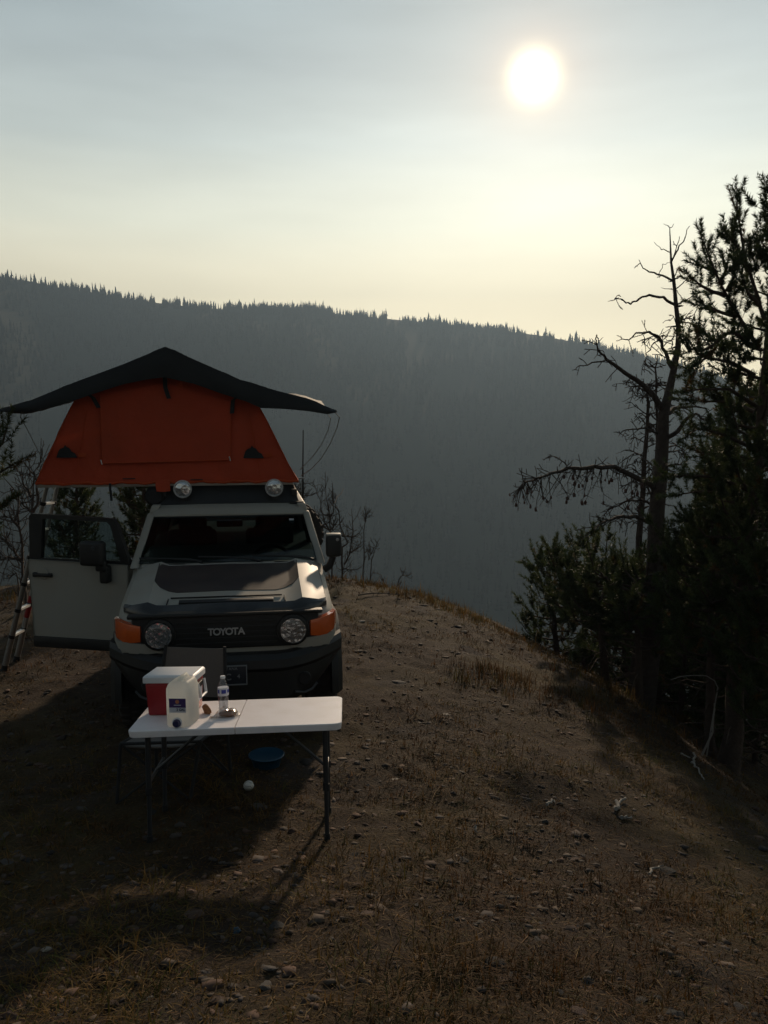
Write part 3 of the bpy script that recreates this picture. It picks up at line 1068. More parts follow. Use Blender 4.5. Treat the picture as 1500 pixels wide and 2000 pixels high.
    # cabin fittings
    part('dashboard', join(box((0, 1.55, 1.10), (1.56, .42, .30)), box((0, 1.40, 1.24), (1.5, .25, .06))), M['cabin'], car, bev=.03)
    for x in (-.40, .40):
        st = part('front_seat', join(box((x, 2.18, .84), (.50, .50, .18)), box((x, 2.44, 1.15), (.50, .14, .62), (-.18, 0, 0))), M['seatcloth'], car, bev=.05, seg=3)
        part('headrest', box((x, 2.52, 1.535), (.29, .12, .20)), M['seatcloth'], st, bev=.055, seg=4)
    rs = part('rear_seat', join(box((0, 3.25, .84), (1.2, .50, .18)), box((0, 3.52, 1.02), (1.2, .14, .36), (-.15, 0, 0))), M['seatcloth'], car, bev=.05, seg=3)
    for x in (-.36, .36):
        part('headrest', box((x, 3.56, 1.27), (.24, .10, .15)), M['seatcloth'], rs, bev=.045, seg=3)
    sw = part('steering_wheel', tube([(.40 + .185 * math.cos(a), 1.86 - .07 * math.sin(a), 1.20 + .17 * math.sin(a)) for a in np.linspace(0, 2 * math.pi, 25)], .016, 8, False), M['cabin'], car)
    part('hub', box((.40, 1.85, 1.20), (.34, .05, .07)), M['cabin'], sw, bev=.02)
    part('rear_view_mirror', box((0, 1.80, 1.60), (.25, .04, .07)), M['cabin'], car, bev=.015)
    # open front door on the passenger side
    hinge = np.array([-.895, 1.36, 0])
    dl = Matrix.Translation(Vector(hinge)) @ Matrix.Rotation(math.radians(69), 4, 'Z')

    def dp(geo):
        return [tuple(dl @ Vector(v)) for v in geo[0]], geo[1]
    # door frame local: +y runs from the hinge to the latch edge, -x is the outer skin
    L = .985
    skin = [(0.0, .50), (.04, .485), (L - .03, .485), (L, .52), (L + .015, 1.0), (L + .03, 1.27), (L + .02, 1.315), (.0, 1.295)]
    dg = loft([[(-.045, y, z) for y, z in skin], [(-.055, y * .985 + .008, z) for y, z in skin], [(.06, y, z) for y, z in skin]])
    door = part('door', dp(dg), M['tan'], car, smooth=30)
    part('door_sill', dp(box((-.052, L / 2 + .005, .535), (.025, L - .01, .105))), M['black'], door, bev=.01)
    fo = [(-.02, 1.297), (.10, 1.66), (.14, 1.715), (L - .03, 1.745), (L + .0, 1.72), (L + .018, 1.317)]
    fi = [(.075, 1.33), (.165, 1.655), (.20, 1.685), (L - .15, 1.70), (L - .135, 1.69), (L - .10, 1.33)]
    n = len(fo)
    Vd = []
    for x in (-.035, .02):
        Vd += [(x, a, b) for a, b in fo] + [(x, a, b) for a, b in fi]
    Fd = []
    for i in range(n):
        k = (i + 1) % n
        Fd += [(i, k, n + k, n + i), (2 * n + i, 3 * n + i, 3 * n + k, 2 * n + k), (i, 2 * n + i, 2 * n + k, k), (n + i, n + k, 3 * n + k, 3 * n + i)]
    part('window_frame', dp((Vd, Fd)), M['black'], door, smooth=None)
    part('window_pane', dp(loft([[(-.010, a, b) for a, b in fi], [(-.005, a, b) for a, b in fi]])), M['sideglass'], door, smooth=None)
    hnd = part('door_handle', dp(join(box((-.070, L - .125, 1.175), (.035, .17, .030)), box((-.060, L - .205, 1.175), (.03, .045, .04)), box((-.060, L - .05, 1.175), (.03, .045, .045)))), M['black'], door, bev=.01)
    part('handle_recess', dp(lathe([(.055, 0), (.05, -.006), (.0001, -.002)], 24, 'x', (-.051, L - .13, 1.185))), M['tan'], hnd)
    part('mirror_foot', dp(join(box((-.10, .19, 1.215), (.09, .085, .16)), box((-.15, .20, 1.30), (.06, .10, .10)))), M['black'], door, bev=.02, seg=3)
    dm = part('mirror', dp(box((-.165, .27, 1.415), (.11, .225, .225))), M['black'], door, bev=.03, seg=3)
    part('mirror_lamp', dp(lathe([(.018, 0), (.015, -.006), (.0001, -.008)], 16, 'x', (-.221, .235, 1.47))), M['leg'], dm)
    part('inner_trim', dp(box((.072, L / 2, .90), (.03, L - .12, .66))), M['cabin'], door, bev=.01)
    # roof rack with wind deflector and driving lamps
    rack = part('roof_rack', join(box((-.64, 3.0, 1.875), (.05, 2.0, .06)), box((.64, 3.0, 1.875), (.05, 2.0, .06)), *[box((0, y, 1.885), (1.28, .05, .03)) for y in (2.1, 2.5, 2.9, 3.3, 3.7, 3.98)],
                                  *[box((sx_ * .655, y, 1.83), (.05, .08, .10)) for sx_ in (-1, 1) for y in (2.2, 3.0, 3.8)]), M['black'], car, smooth=None)
    part('wind_deflector', thick(sheet([[(-.69, 1.985, 1.772), (-.35, 1.975, 1.776), (0, 1.97, 1.778), (.35, 1.975, 1.776), (.69, 1.985, 1.772)],
                                        [(-.64, 2.09, 1.945), (-.3, 2.08, 1.948), (0, 2.075, 1.95), (.3, 2.08, 1.948), (.64, 2.09, 1.945)]]), .008), M['black'], rack, smooth=60)
    part('deflector_foot', box((.665, 1.965, 1.775), (.14, .05, .025)), M['black'], rack, bev=.008)
    for s in (-1, 1):
        dlp = part('driving_lamp', lathe([(.0001, .075), (.05, .07), (.082, .03), (.090, .0), (.088, -.018), (.080, -.020), (.076, -.008), (.0001, -.006)], 32, 'y', (s * .446 - .005, 1.965, 1.925)), M['chrome'], rack, smooth=50)
        part('lens', lathe([(.078, -.010), (.06, -.018), (.03, -.023), (.0001, -.025)], 32, 'y', (s * .446 - .005, 1.965, 1.925)), M['lamp'], dlp, smooth=60)
        part('lamp_bracket', box((s * .446, 2.0, 1.84), (.05, .03, .06)), M['black'], dlp)
    part('antenna', tube([(.80, 3.15, 1.66), (.803, 3.15, 2.0), (.812, 3.15, 2.47)], [.014, .009, .006], 6), M['strap'], car)
    part('antenna_mount', box((.775, 3.15, 1.68), (.08, .05, .03)), M['black'], car, bev=.005)
    return car


vehicle()

# ------------------------------------------------------------------ roof tent
def roof_tent():
    org = np.array([-.60, 2.7, 1.97])
    w0 = VM @ Vector(org)
    t = thing('roof_tent', 'opened orange canvas rooftop tent with black rainfly above the beige vehicle', 'tent', tuple(w0), YAW)

    def P(name, geo, m, par=None, **kw):
        if par is None:
            return part(name, shift(geo, org), m, t, **kw)
        return part(name, shift(geo, org), m, par, **kw)
    P('base_panel', join(box((-.60, 2.72, 1.985), (2.44, 1.40, .05)), box((-.60, 2.05, 1.975), (2.46, .03, .05))), M['alu'], smooth=None)
    for y in (2.3, 3.1):
        P('base_rail', box((.0, y, 1.945), (1.3, .04, .03)), M['alu'])
    # body: profile swept front to back, tapering a little inwards at the top
    prof_px = [(70, 946), (87, 905), (108, 862), (132, 812), (150, 774), (200, 752), (262, 736), (322, 726), (400, 744), (470, 768), (503, 789), (521, 822), (541, 862), (562, 905), (583, 941)]
    prof = [vl(a, b, 2.0)[[0, 2]] for a, b in prof_px]
    # a finer outline
    out = []
    for i in range(len(prof) - 1):
        for k in range(3):
            out.append(prof[i] + (prof[i + 1] - prof[i]) * k / 3)
    out.append(prof[-1])
    prof = out
    cx = -.58

    def section(y, s):
        return [(cx + (p[0] - cx) * s, y, 2.0 + (p[1] - 1.99) * (0.985 if s < 1 else 1)) for p in prof]
    ysec = [2.0, 2.2, 2.5, 2.8, 3.1, 3.3, 3.45]
    sh = []
    for q, y in enumerate(ysec):
        ring = section(y, 1.0)
        ring = [(x + .012 * float(vnoise(y * 5, z * 6, 41)), yy, z + .010 * float(vnoise(x * 5, y * 4, 42)) * (z > 2.1)) for x, yy, z in ring]
        sh.append(ring)
    P('side_canvas', loft(sh, closed=False, caps=False), M['orange'], smooth=60)
    # front and back walls: gridded cloth with sags and creases

    def wall(y, sgn):
        n = 24
        bot = np.array([vl(70, 946, 2.0)[0], vl(583, 941, 2.0)[0]])
        zb = 1.985
        rows = []
        for j in range(n + 1):
            tt = j / n
            row = []
            for i in range(49):
                u = i / 48
                # top height along u from the outline
                xs_ = np.array([p[0] for p in prof])
                zs_ = np.array([p[1] for p in prof])
                x0 = bot[0] + (bot[1] - bot[0]) * u
                # squeeze towards the middle as we rise, following the sloping sides
                zt = np.interp(cx + (x0 - cx) * .70, xs_, zs_)
                z = zb + (zt - zb) * tt
                xl = np.interp(z, zs_[:13], xs_[:13])
                xr = np.interp(-z, -zs_[29:], xs_[29:])
                x = xl + (xr - xl) * u
                cr_ = .020 * float(vnoise(x * 3.1 + z * 1.2, z * 2.2, 45)) + .011 * float(vnoise(x * 9 + 3 * z, z * 4.5, 46)) + .010 * math.sin(tt * math.pi) * float(vnoise(x * 1.3, z * 6.0, 47))
                hem = .012 * math.sin(u * 23) * (tt < .02)
                row.append((x, y + sgn * cr_ * min(1, tt * 8 + .2), z + hem))
            rows.append(row)
        return sheet(rows)
    fw = P('front_wall', wall(2.0, 1), M['orange'], smooth=70)
    P('back_wall', wall(3.45, 1), M['orange'], smooth=70)
    # roll-up window panel with seams
    a0, a1 = vl(200, 905, 1.985), vl(450, 898, 1.985)
    b0, b1 = vl(196, 770, 1.985), vl(452, 785, 1.985)
    c0 = vl(322, 745, 1.985)
    rows = []
    for j in range(13):
        tt = j / 12
        row = []
        for i in range(25):
            u = i / 24
            bx = a0[0] + (a1[0] - a0[0]) * u
            tx = b0[0] + (b1[0] - b0[0]) * u
            zt = b0[2] + (b1[2] - b0[2]) * u + (c0[2] - (b0[2] + b1[2]) / 2) * (1 - abs(2 * u - 1)) * .9
            zb = a0[2] + (a1[2] - a0[2]) * u
            x = bx + (tx - bx) * tt
            z = zb + (zt - zb) * tt
            row.append((x, 1.978 + .012 * float(vnoise(x * 4, z * 3, 51)) + .006 * float(vnoise(x * 11 + z * 4, z * 7, 52)), z))
        rows.append(row)
    wp = P('window_flap', thick(sheet(rows), -.006), M['orange'], smooth=70)
    P('flap_hem', tube([(p[0], p[1] - .008, p[2]) for p in rows[0]], .006, 6), M['orange_trim'], wp)
    for cc in (0, 24):
        P('flap_hem', tube([(r[cc][0], r[cc][1] - .006, r[cc][2]) for r in rows], .003, 5), M['orange_trim'], wp)
        P('toggle', tube([(rows[0][cc][0], 1.955, rows[0][cc][2] - .01), (rows[0][cc][0] - .01, 1.953, rows[0][cc][2] + .035)], .006, 6), M['steel'], wp)
    for sd in (0, 1):
        idx = range(0, 13) if sd == 0 else range(30, 43)
        P('corner_seam', tube([(prof[i][0], 1.994 + .004 * math.sin(i * 2.1), prof[i][1]) for i in idx], .007, 6), M['orange_trim'], fw)
    for sx_ in (148, 508):
        q0, q1 = vl(sx_, 930, 1.985), vl(sx_ + (22 if sx_ < 300 else -22), 800, 1.985)
        P('wall_seam', tube([(q0[0] + (q1[0] - q0[0]) * k / 8 + .006 * math.sin(k * 1.7), 1.984 + .01 * float(vnoise(k * .9, sx_, 5)), q0[2] + (q1[2] - q0[2]) * k / 8) for k in range(9)], .0035, 5), M['orange_trim'], fw)
    # bottom skirt hem and hanging flap
    P('skirt_hem', tube([(x, 1.992, 1.99 + .006 * math.sin(x * 17) + .004 * math.sin(x * 41)) for x in np.linspace(vl(70, 946, 2)[0], vl(583, 941, 2)[0], 60)], .014, 6), M['orange_trim'])
    f0 = vl(318, 945, 1.97)
    P('hanging_flap', thick(sheet([[(f0[0] - .07, 1.975, 2.02), (f0[0], 1.970, 2.02), (f0[0] + .07, 1.975, 2.02)], [(f0[0] - .07, 1.965, 1.97), (f0[0], 1.958, 1.97), (f0[0] + .07, 1.965, 1.97)], [(f0[0] - .06, 1.965, 1.905), (f0[0], 1.955, 1.90), (f0[0] + .07, 1.962, 1.908)]]), .004), M['orange'])
    for a, b in ((252, 935), (384, 937)):
        s0 = vl(a, b, 1.98)
        P('vent_slot', box(tuple(s0), (.12, .012, .010)), M['strap'], bev=.003)
    s0 = vl(215, 945, 1.98)
    P('hanging_strap', thick(sheet([[(s0[0] - .012, 1.98, 1.99), (s0[0] + .012, 1.98, 1.99)], [(s0[0] - .012, 1.975, 1.93), (s0[0] + .010, 1.975, 1.93)], [(s0[0] - .004, 1.972, 1.90), (s0[0] + .016, 1.972, 1.90)], [(s0[0] - .004, 1.97, 1.82), (s0[0] + .022, 1.97, 1.82)]]), .004), M['strap'])
    # mountain emblem on both lower corners
    for ex in (131, 496):
        pts = [(-21, 893), (-17, 880), (-14, 876), (-7, 873), (-4, 868), (-1, 872), (4, 874), (9, 881), (15, 884), (20, 893)]
        poly = []
        for a, b in pts:
            q = vl(ex + a, b + (2 if ex > 300 else 1), 1.972)
            poly.append((q[0], q[2]))
        P('emblem', prism(poly, 1.970, 1.974), M['strap'])
        q = vl(ex + 20, 889, 1.972)
        P('emblem_text', box((q[0] + .045, 1.974, q[2]), (.07, .004, .035)), M['orange_trim'])
    # small vent hood below the ridge
    q = vl(357, 753, 1.97)
    P('vent_hood', thick(sheet([[(q[0] - .075, 1.99, q[2] - .028), (q[0], 1.955, q[2] - .022), (q[0] + .075, 1.99, q[2] - .03)], [(q[0] - .05, 1.985, q[2] + .03), (q[0], 1.955, q[2] + .055), (q[0] + .05, 1.985, q[2] + .03)]]), .008), M['orange_trim'])
    # rainfly: canopy over a ridge, with a deep front valance
    top_px = [(-4, 801), (60, 782), (150, 745), (240, 712), (290, 691), (322, 678), (350, 689), (390, 707), (470, 742), (540, 763), (600, 778), (658, 803)]
    low_px = [(-4, 804), (60, 804), (110, 793), (150, 781), (185, 769), (240, 751), (290, 741), (322, 737), (380, 750), (430, 768), (480, 784), (510, 797), (560, 799), (600, 803), (640, 809), (658, 805)]
    tp = np.array([vl(a, b, 1.86)[[0, 2]] for a, b in top_px])
    lp = np.array([vl(a, b, 1.84)[[0, 2]] for a, b in low_px])
    X = np.linspace(tp[0, 0], tp[-1, 0], 65)
    ZT = np.interp(X, tp[:, 0], tp[:, 1])
    ZL = np.interp(X, lp[:, 0], lp[:, 1])
    ZL = np.minimum(ZL, ZT - .004)
    rows = []
    for v in np.linspace(0, 1, 15):
        y = 1.86 + v * 1.78
        sag = -.035 * math.sin(v * math.pi)
        rows.append([(x, y, z + sag * (.4 + .6 * min(1, abs(x + .52))) + .010 * float(vnoise(x * 6, y * 5, 61)) + .006 * float(vnoise(x * 15, y * 11, 62)) + .16 * v * np.clip(x - .35, 0, .8)) for x, z in zip(X, ZT)])
    fl = P('rainfly', thick(sheet(rows), .004), M['fly'], smooth=70)
    rows = []
    for v in np.linspace(0, 1, 7):
        rows.append([(x, 1.86 - .03 * math.sin(v * 2.0) + .008 * float(vnoise(x * 7, v * 2, 63)), zt + (zl - zt) * v) for x, zt, zl in zip(X, ZT, ZL)])
    P('valance', thick(sheet(rows), .003), M['fly'], fl, smooth=70)
    # webbing straps from fly to wall
    for pts in ([(322, 737), (323, 758), (330, 779)], [(168, 768), (182, 777), (193, 797)], [(468, 773), (455, 782), (453, 808)]):
        pp = [vl(a, b, 1.955) for a, b in pts]
        P('strap', thick(sheet([[(p[0] - .020, p[1], p[2]), (p[0] + .020, p[1], p[2] + .004)] for p in pp]), .006), M['strap'], fl)
    # guy lines
    def line(pts, y0, y1, name='guy_line', m=M['rope'], r=.0042):
        pp = [vl(a, b, y0 + (y1 - y0) * i / (len(pts) - 1)) for i, (a, b) in enumerate(pts)]
        P(name, tube(pp, r, 5), m)
    line([(655, 806), (663, 815), (658, 836), (645, 866), (627, 896), (608, 916), (588, 929)], 1.9, 2.3)
    line([(641, 810), (646, 817), (641, 840), (628, 868), (612, 890), (598, 905), (586, 917)], 2.6, 2.4)
    line([(42, 804), (40, 815), (53, 838), (66, 864), (76, 884), (86, 900), (104, 905)], 1.9, 2.1)
    line([(-6, 880), (0, 888), (8, 896), (15, 903), (40, 925), (75, 935)], 2.9, 2.9)
    p0 = vl(583, 934, 2.05)
    P('peg_rod', tube([tuple(p0), (p0[0] + .065, p0[1], p0[2])], .009, 6), M['alu'])
    return t


roof_tent()

# rolled bag under the tent edge
rb_o = VM @ Vector((-.725, 2.4, 1.79))
rb = thing('gear_bag', 'black rolled bag hanging under the tent beside the wind deflector', 'bag', tuple(rb_o), YAW)
part('bag_roll', lathe([(.0001, -.42), (.07, -.42), (.095, -.39), (.10, -.2), (.094, 0.0), (.10, .2), (.095, .39), (.07, .42), (.0001, .42)], 20, 'y', (0, 0, .06)), M['strap'], rb, smooth=50)
for y in (-.22, .22):
    part('strap', lathe([(.103, y - .02), (.106, y - .018), (.106, y + .018), (.103, y + .02)], 20, 'y', (0, 0, .06)), M['leg'], rb)
part('hanger', box((.0, 0, .165), (.03, .3, .02)), M['strap'], rb)

# ------------------------------------------------------------------ ladder
def ladder():
    # two rails, side by side in depth, leaning away from the tent's left edge
    topn, topf = at(92, 948, 8.95), at(112, 948, 9.35)
    dirn = at(2, 1335, 8.95) - at(92, 948, 8.95)
    dirn = dirn / np.linalg.norm(dirn)
    def foot(p):
        q = p.copy()
        while q[2] > gzf(q[0], q[1]) + .02 and q[2] > -3:
            q = q + dirn * .02
        return q
    fn, ff = foot(topn), foot(topf)
    base = (fn + ff) / 2
    t = thing('telescopic_ladder', 'telescopic aluminium ladder leaning on the left edge of the orange tent', 'ladder', tuple(base))
    Ltot = float(np.linalg.norm(fn - topn))
    for k, (a, b) in enumerate(((topn, fn), (topf, ff))):
        n = 8
        for q in range(n):
            u0, u1 = q / n, (q + 1) / n
            p0 = a + (b - a) * u0
            p1 = a + (b - a) * u1
            red = (k == 1 and 5 <= q < 6)
            part('rail', shift(tube([p0, p1], .021 + .0016 * q, 10), base), M['red'] if red else M['alu'], t)
    step = .297
    n = int(Ltot / step)
    sd = (topf - topn)
    sd = sd / np.linalg.norm(sd)
    up = np.cross(dirn, sd)
    for i in range(n):
        u = (i * step + .20) / Ltot
        pa = topn + (fn - topn) * u
        pb = topf + (ff - topf) * u
        c = (pa + pb) / 2
        ln = float(np.linalg.norm(pb - pa))
        # flat tread, level, running between the rails
        tz = np.array([0, 0, 1.0])
        tx = np.cross(sd, tz)
        tx /= np.linalg.norm(tx)
        tz = np.cross(tx, sd)
        V = []
        for s_ in (-1, 1):
            for a_, b_ in ((-.024, -.012), (.024, -.012), (.024, .010), (.010, .014), (-.024, .014)):
                V.append(c + sd * s_ * (ln / 2 - .018) + tx * a_ + tz * b_ - base)
        F = [(0, 1, 2, 3, 4)[::-1], (5, 6, 7, 8, 9)] + [(j, (j + 1) % 5, 5 + (j + 1) % 5, 5 + j) for j in range(5)]
        rg = part('rung', (V, F), M['rung'], t, smooth=None)
        for p_ in (pa, pb):
            part('collar', shift(tube([p_ - dirn * .018, p_ + dirn * .018], .033, 10), base), M['strap'], rg)
    for p_ in (fn, ff):
        part('rubber_foot', shift(tube([p_ - dirn * .05, p_ + dirn * .02], .036, 10), base), M['strap'], t)


ladder()

# ------------------------------------------------------------------ folding table
TAB_C = np.array([-.872, 5.055, .862])
TAB_RZ = math.radians(2.6)
TAB_M = Matrix.Translation(Vector(TAB_C)) @ Matrix.Rotation(TAB_RZ, 4, 'Z') @ Matrix.Rotation(math.radians(-1.3), 4, 'Y') @ Matrix.Rotation(math.radians(-4.2), 4, 'X')


def tabp(x, y, z=0.0):
    return np.array(TAB_M @ Vector((x, y, z)))


def folding_table():
    zc = gzf(TAB_C[0], TAB_C[1])
    t = thing('folding_table', 'white folding camp table with dark metal legs in front of the vehicle', 'table', (TAB_C[0], TAB_C[1], zc))
    base = np.array([TAB_C[0], TAB_C[1], zc])

    def W(geo):
        return [tuple(np.array(TAB_M @ Vector(v)) - base) for v in geo[0]], geo[1]
    hw, hd, th, r = .615, .305, .040, .045
    for s in (-1, 1):
        outl = [(s * .0025, -hd), (s * (hw - r), -hd)]
        outl += [(s * (hw - r + r * math.sin(a)), -hd + r - r * math.cos(a)) for a in np.linspace(0.2, math.pi / 2, 5)]
        outl += [(s * (hw - r + r * math.cos(a)), hd - r + r * math.sin(a)) for a in np.linspace(0, math.pi / 2, 6)]
        outl += [(s * .0025, hd)]
        rings = []
        cx_ = s * hw / 2
        for z, k in ((-th, .985), (-.010, 1.0), (-.003, .998), (0, .988)):
            rings.append([(cx_ + (x - cx_) * k if abs(x) > .01 else x, y * k, z) for x, y in outl])
        if s < 0:
            rings = [list(reversed(q)) for q in rings]
        part('table_top', W(loft(rings)), M['tabletop'], t, smooth=30)
    for y in (-.20, .20):
        part('apron_rail', W(box((0, y, -.055), (1.10, .025, .025))), M['leg'], t)
    for s in (-1, 1):
        frame = []
        ends = []
        for y in (-.225, .205):
            a = tabp(s * .515, y, -.045)
            x1, y1 = a[0] + s * .008, a[1] + .0
            g = gzf(x1, y1)
            b = np.array([x1, y1, g - .005])
            m = a + (b - a) * .52
            lg = part('leg', shift(join(tube([a, m], .0165, 10), tube([m, b], .0135, 10)), base), M['leg'], t)
            part('leg_collar', shift(tube([m - [0, 0, .02], m + [0, 0, .02]], .0205, 10), base), M['strap'], lg)
            part('foot_cap', shift(tube([b + [0, 0, .045], b], [.017, .019], 10), base), M['strap'], lg)
            ends.append((a, m))
        part('cross_bar', shift(join(tube([ends[0][0], ends[1][0]], .014, 8), tube([ends[0][1] + [0, 0, .05], ends[1][1] + [0, 0, .05]], .011, 8)), base), M['leg'], t)
        c1 = (ends[0][1] + ends[1][1]) / 2 + np.array([0, 0, .05])
        part('brace', shift(tube([c1, tabp(s * .18, 0, -.05)], .010, 8), base), M['leg'], t)


folding_table()

# ------------------------------------------------------------------ camp chair
def camp_chair():
    c0 = np.array([-1.44, 5.72, gzf(-1.44, 5.72)])
    t = thing('camp_chair', 'grey folding camp chair standing between table and bumper', 'chair', tuple(c0))
    FL, FR = np.array([-1.745, 5.46, .500]), np.array([-1.225, 5.49, .505])
    BL, BR = np.array([-1.64, 5.93, .470]), np.array([-1.135, 5.95, .470])
    TL, TR = np.array([-1.575, 6.03, 1.000]), np.array([-1.150, 6.03, .985])

    def ft(x, y):
        return np.array([x, y, gzf(x, y) + .005])
    fFL, fFR, fBL, fBR = ft(-1.765, 5.40), ft(-1.285, 5.42), ft(-1.655, 5.98), ft(-1.108, 5.94)
    rows = []
    for j in range(9):
        v = j / 8
        rows.append([tuple(FL + (FR - FL) * u + (BL - FL + (BR - FR - BL + FL) * u) * v - np.array([0, 0, .045 * math.sin(u * math.pi) * (.4 + .6 * math.sin(v * math.pi)) + .012 * (j == 0)]) - c0) for u in np.linspace(0, 1, 9)])
    part('seat', thick(sheet(rows), .008), M['chaircloth'], t, smooth=60)
    rows = []
    for j in range(7):
        v = j / 6
        lo_l, lo_r = BL + np.array([.02, .05, .16]), BR + np.array([-.015, .05, .16])
        rows.append([tuple(lo_l + (lo_r - lo_l) * u + (TL - lo_l + (TR - lo_r - TL + lo_l) * u) * v + np.array([0, .035 * math.sin(u * math.pi), -.012 * math.sin(u * math.pi) * v]) - c0) for u in np.linspace(0, 1, 9)])
    part('backrest', thick(sheet(rows), .010), M['chaircloth'], t, smooth=60)
    for a, b in ((FL, fFL), (FR, fFR), (BL, fBL), (BR, fBR)):
        part('leg', tube([a - c0, b - c0], .012, 8), M['strap'], t)
    for a, b in ((FL, fFR), (FR, fFL), (BL, fBR), (BR, fBL), (FL, fBL), (FR, fBR)):
        part('cross_brace', tube([a - c0, b - c0], .008, 6), M['strap'], t)
    for a, b in ((BL, TL), (BR, TR)):
        part('back_post', tube([a - c0, b + (b - a) * .03 - c0], .012, 8), M['strap'], t)
    part('front_rail', tube([FL - c0, FR - c0], .011, 8), M['strap'], t)
    for s, a in ((-1, FL), (1, FR)):
        bp_ = BL if s < 0 else BR
        part('side_rail', tube([a - c0, bp_ - c0], .011, 8), M['strap'], t)


camp_chair()

# ------------------------------------------------------------------ things on the table
def on_table(x, y):
    return tabp(x, y, 0.0005)


TROT = TAB_M.to_euler()


def table_thing(name, label, cat, x, y, rz):
    p = on_table(x, y)
    t = thing(name, label, cat, tuple(p))
    t.rotation_euler = (TAB_M @ Matrix.Rotation(rz, 4, 'Z')).to_euler()
    return t


# cooler
ck = table_thing('cooler', 'small red cooler with white lid at the left end of the table', 'cooler', -.415, .100, math.radians(-6))


def tapered(w0, d0, w1, d1, z0, z1):
    return loft([[(-w0 / 2, -d0 / 2, z0), (w0 / 2, -d0 / 2, z0), (w0 / 2, d0 / 2, z0), (-w0 / 2, d0 / 2, z0)], [(-w1 / 2, -d1 / 2, z1), (w1 / 2, -d1 / 2, z1), (w1 / 2, d1 / 2, z1), (-w1 / 2, d1 / 2, z1)]])


part('cooler_body', tapered(.275, .215, .298, .235, 0, .200), M['red'], ck, bev=.012, seg=3)
part('cooler_lid', join(tapered(.318, .255, .318, .255, .202, .238), tapered(.318, .255, .298, .235, .238, .250)), M['lid'], ck, bev=.006, seg=2)
hd = part('carry_handle', join(*[tube([(s * .164, -.07, .185), (s * .178, -.06, .10), (s * .178, .06, .10), (s * .164, .07, .185)], .009, 8) for s in (1,)]), M['lid'], ck)
part('handle_pivot', box((.152, 0, .165), (.02, .17, .03)), M['black'], ck, bev=.004)
part('side_decal', box((.146, 0, .10), (.004, .15, .085), (0, .06, 0)), M['lab_white'], ck)

# water jug
jg = table_thing('water_jug', 'translucent white water jug with purple label at the table front', 'jug', -.318, -.165, math.radians(-10))
jw, jd = .148, .195
rings = []
for z, k, kd, oy in ((0, .92, .93, 0), (.012, 1.0, 1.0, 0), (.10, 1.0, 1.0, 0), (.19, 1.0, 1.0, 0), (.220, .985, .99, 0), (.244, .86, .93, .004), (.257, .66, .84, .010), (.260, .52, .70, .012)):
    ring = []
    for a in np.linspace(0, 2 * math.pi, 28, endpoint=False):
        ca, sa = math.cos(a), math.sin(a)
        e = .36
        ring.append((jw / 2 * k * math.copysign(abs(ca) ** e, ca), oy + jd / 2 * kd * math.copysign(abs(sa) ** e, sa), z))
    rings.append(ring)
part('jug_body', loft(rings), M['jug'], jg, smooth=60)
part('jug_handle', tube([(0, -.045, .247), (0, -.032, .262), (0, .01, .268), (0, .062, .268), (0, .088, .242)], [.016, .017, .016, .017, .018], 10), M['jug'], jg, smooth=60)
lb = part('jug_label', box((0.006, -jd / 2 - .0012, .128), (.100, .003, .082)), M['lab_white'], jg)
part('label_print', box((0.006, -jd / 2 - .003, .143), (.100, .002, .052)), M['purple'], lb)
part('label_emblem', lathe([(.0115, 0), (.0115, -.002), (.0001, -.002)], 20, 'y', (.006, -jd / 2 - .004, .151)), M['lab_orange'], lb)
part('label_line', box((.006, -jd / 2 - .0045, .131), (.042, .002, .004)), M['lab_white'], lb)
for i, ch in enumerate('2GAL'):
    link('letter', text_mesh(ch, .020, .0008, .0005), M['navy'], lb, loc=(.004 + i * .0125 + (0.005 if i else 0), -jd / 2 - .004, .104), rot=(math.pi / 2, 0, 0))
part('spigot', lathe([(.024, 0), (.024, -.012), (.019, -.02), (.019, -.03), (.0001, -.031)], 20, 'y', (0, -jd / 2 + .004, .026)), M['navy'], jg, smooth=40)
part('spigot_collar', lathe([(.030, 0), (.030, -.006), (.022, -.008)], 20, 'y', (0, -jd / 2 + .002, .028)), M['lid'], jg, smooth=40)

# water bottle
bt = table_thing('water_bottle', 'clear plastic water bottle with blue and white label on the table', 'bottle', -.110, .035, 0.4)
pr = [(.0001, .004), (.024, .0), (.031, .006), (.0325, .02)]
for k in range(6):
    z = .03 + k * .0125
    pr += [(.0325, z), (.0300, z + .006)]
pr += [(.0325, .108), (.0325, .155), (.030, .166), (.022, .186), (.0145, .200), (.0130, .206), (.0130, .212)]
part('bottle_body', lathe(pr, 24), M['pet'], bt, smooth=50)
part('water', lathe([(.0001, .006), (.028, .007), (.0295, .02), (.0295, .150), (.0001, .150)], 20), M['pet'], bt, smooth=50)
lbw = part('bottle_label', lathe([(.0330, .104), (.0333, .105), (.0333, .152), (.0330, .153)], 28), M['lab_white'], bt, smooth=50)
for a0_, a1_, z0_, z1_ in ((-2.15, -1.30, .120, .143), (-3.0, -2.55, .120, .143), (-1.0, -.4, .122, .141)):
    g = [[(.0336 * math.cos(a), .0336 * math.sin(a), z) for z in (z0_, z1_)] for a in np.linspace(a0_, a1_, 6)]
    part('label_print', thick(sheet(g), .0006), M['lab_blue'], lbw)
part('bottle_cap', lathe([(.0150, .206), (.0155, .208), (.0155, .220), (.0140, .223), (.0001, .223)], 20), M['lid'], bt, smooth=40)

# bag of bread
bg_ = table_thing('food_bag', 'clear plastic bag holding brown bread lying beside the bottle', 'bag', -.092, -.075, math.radians(14))


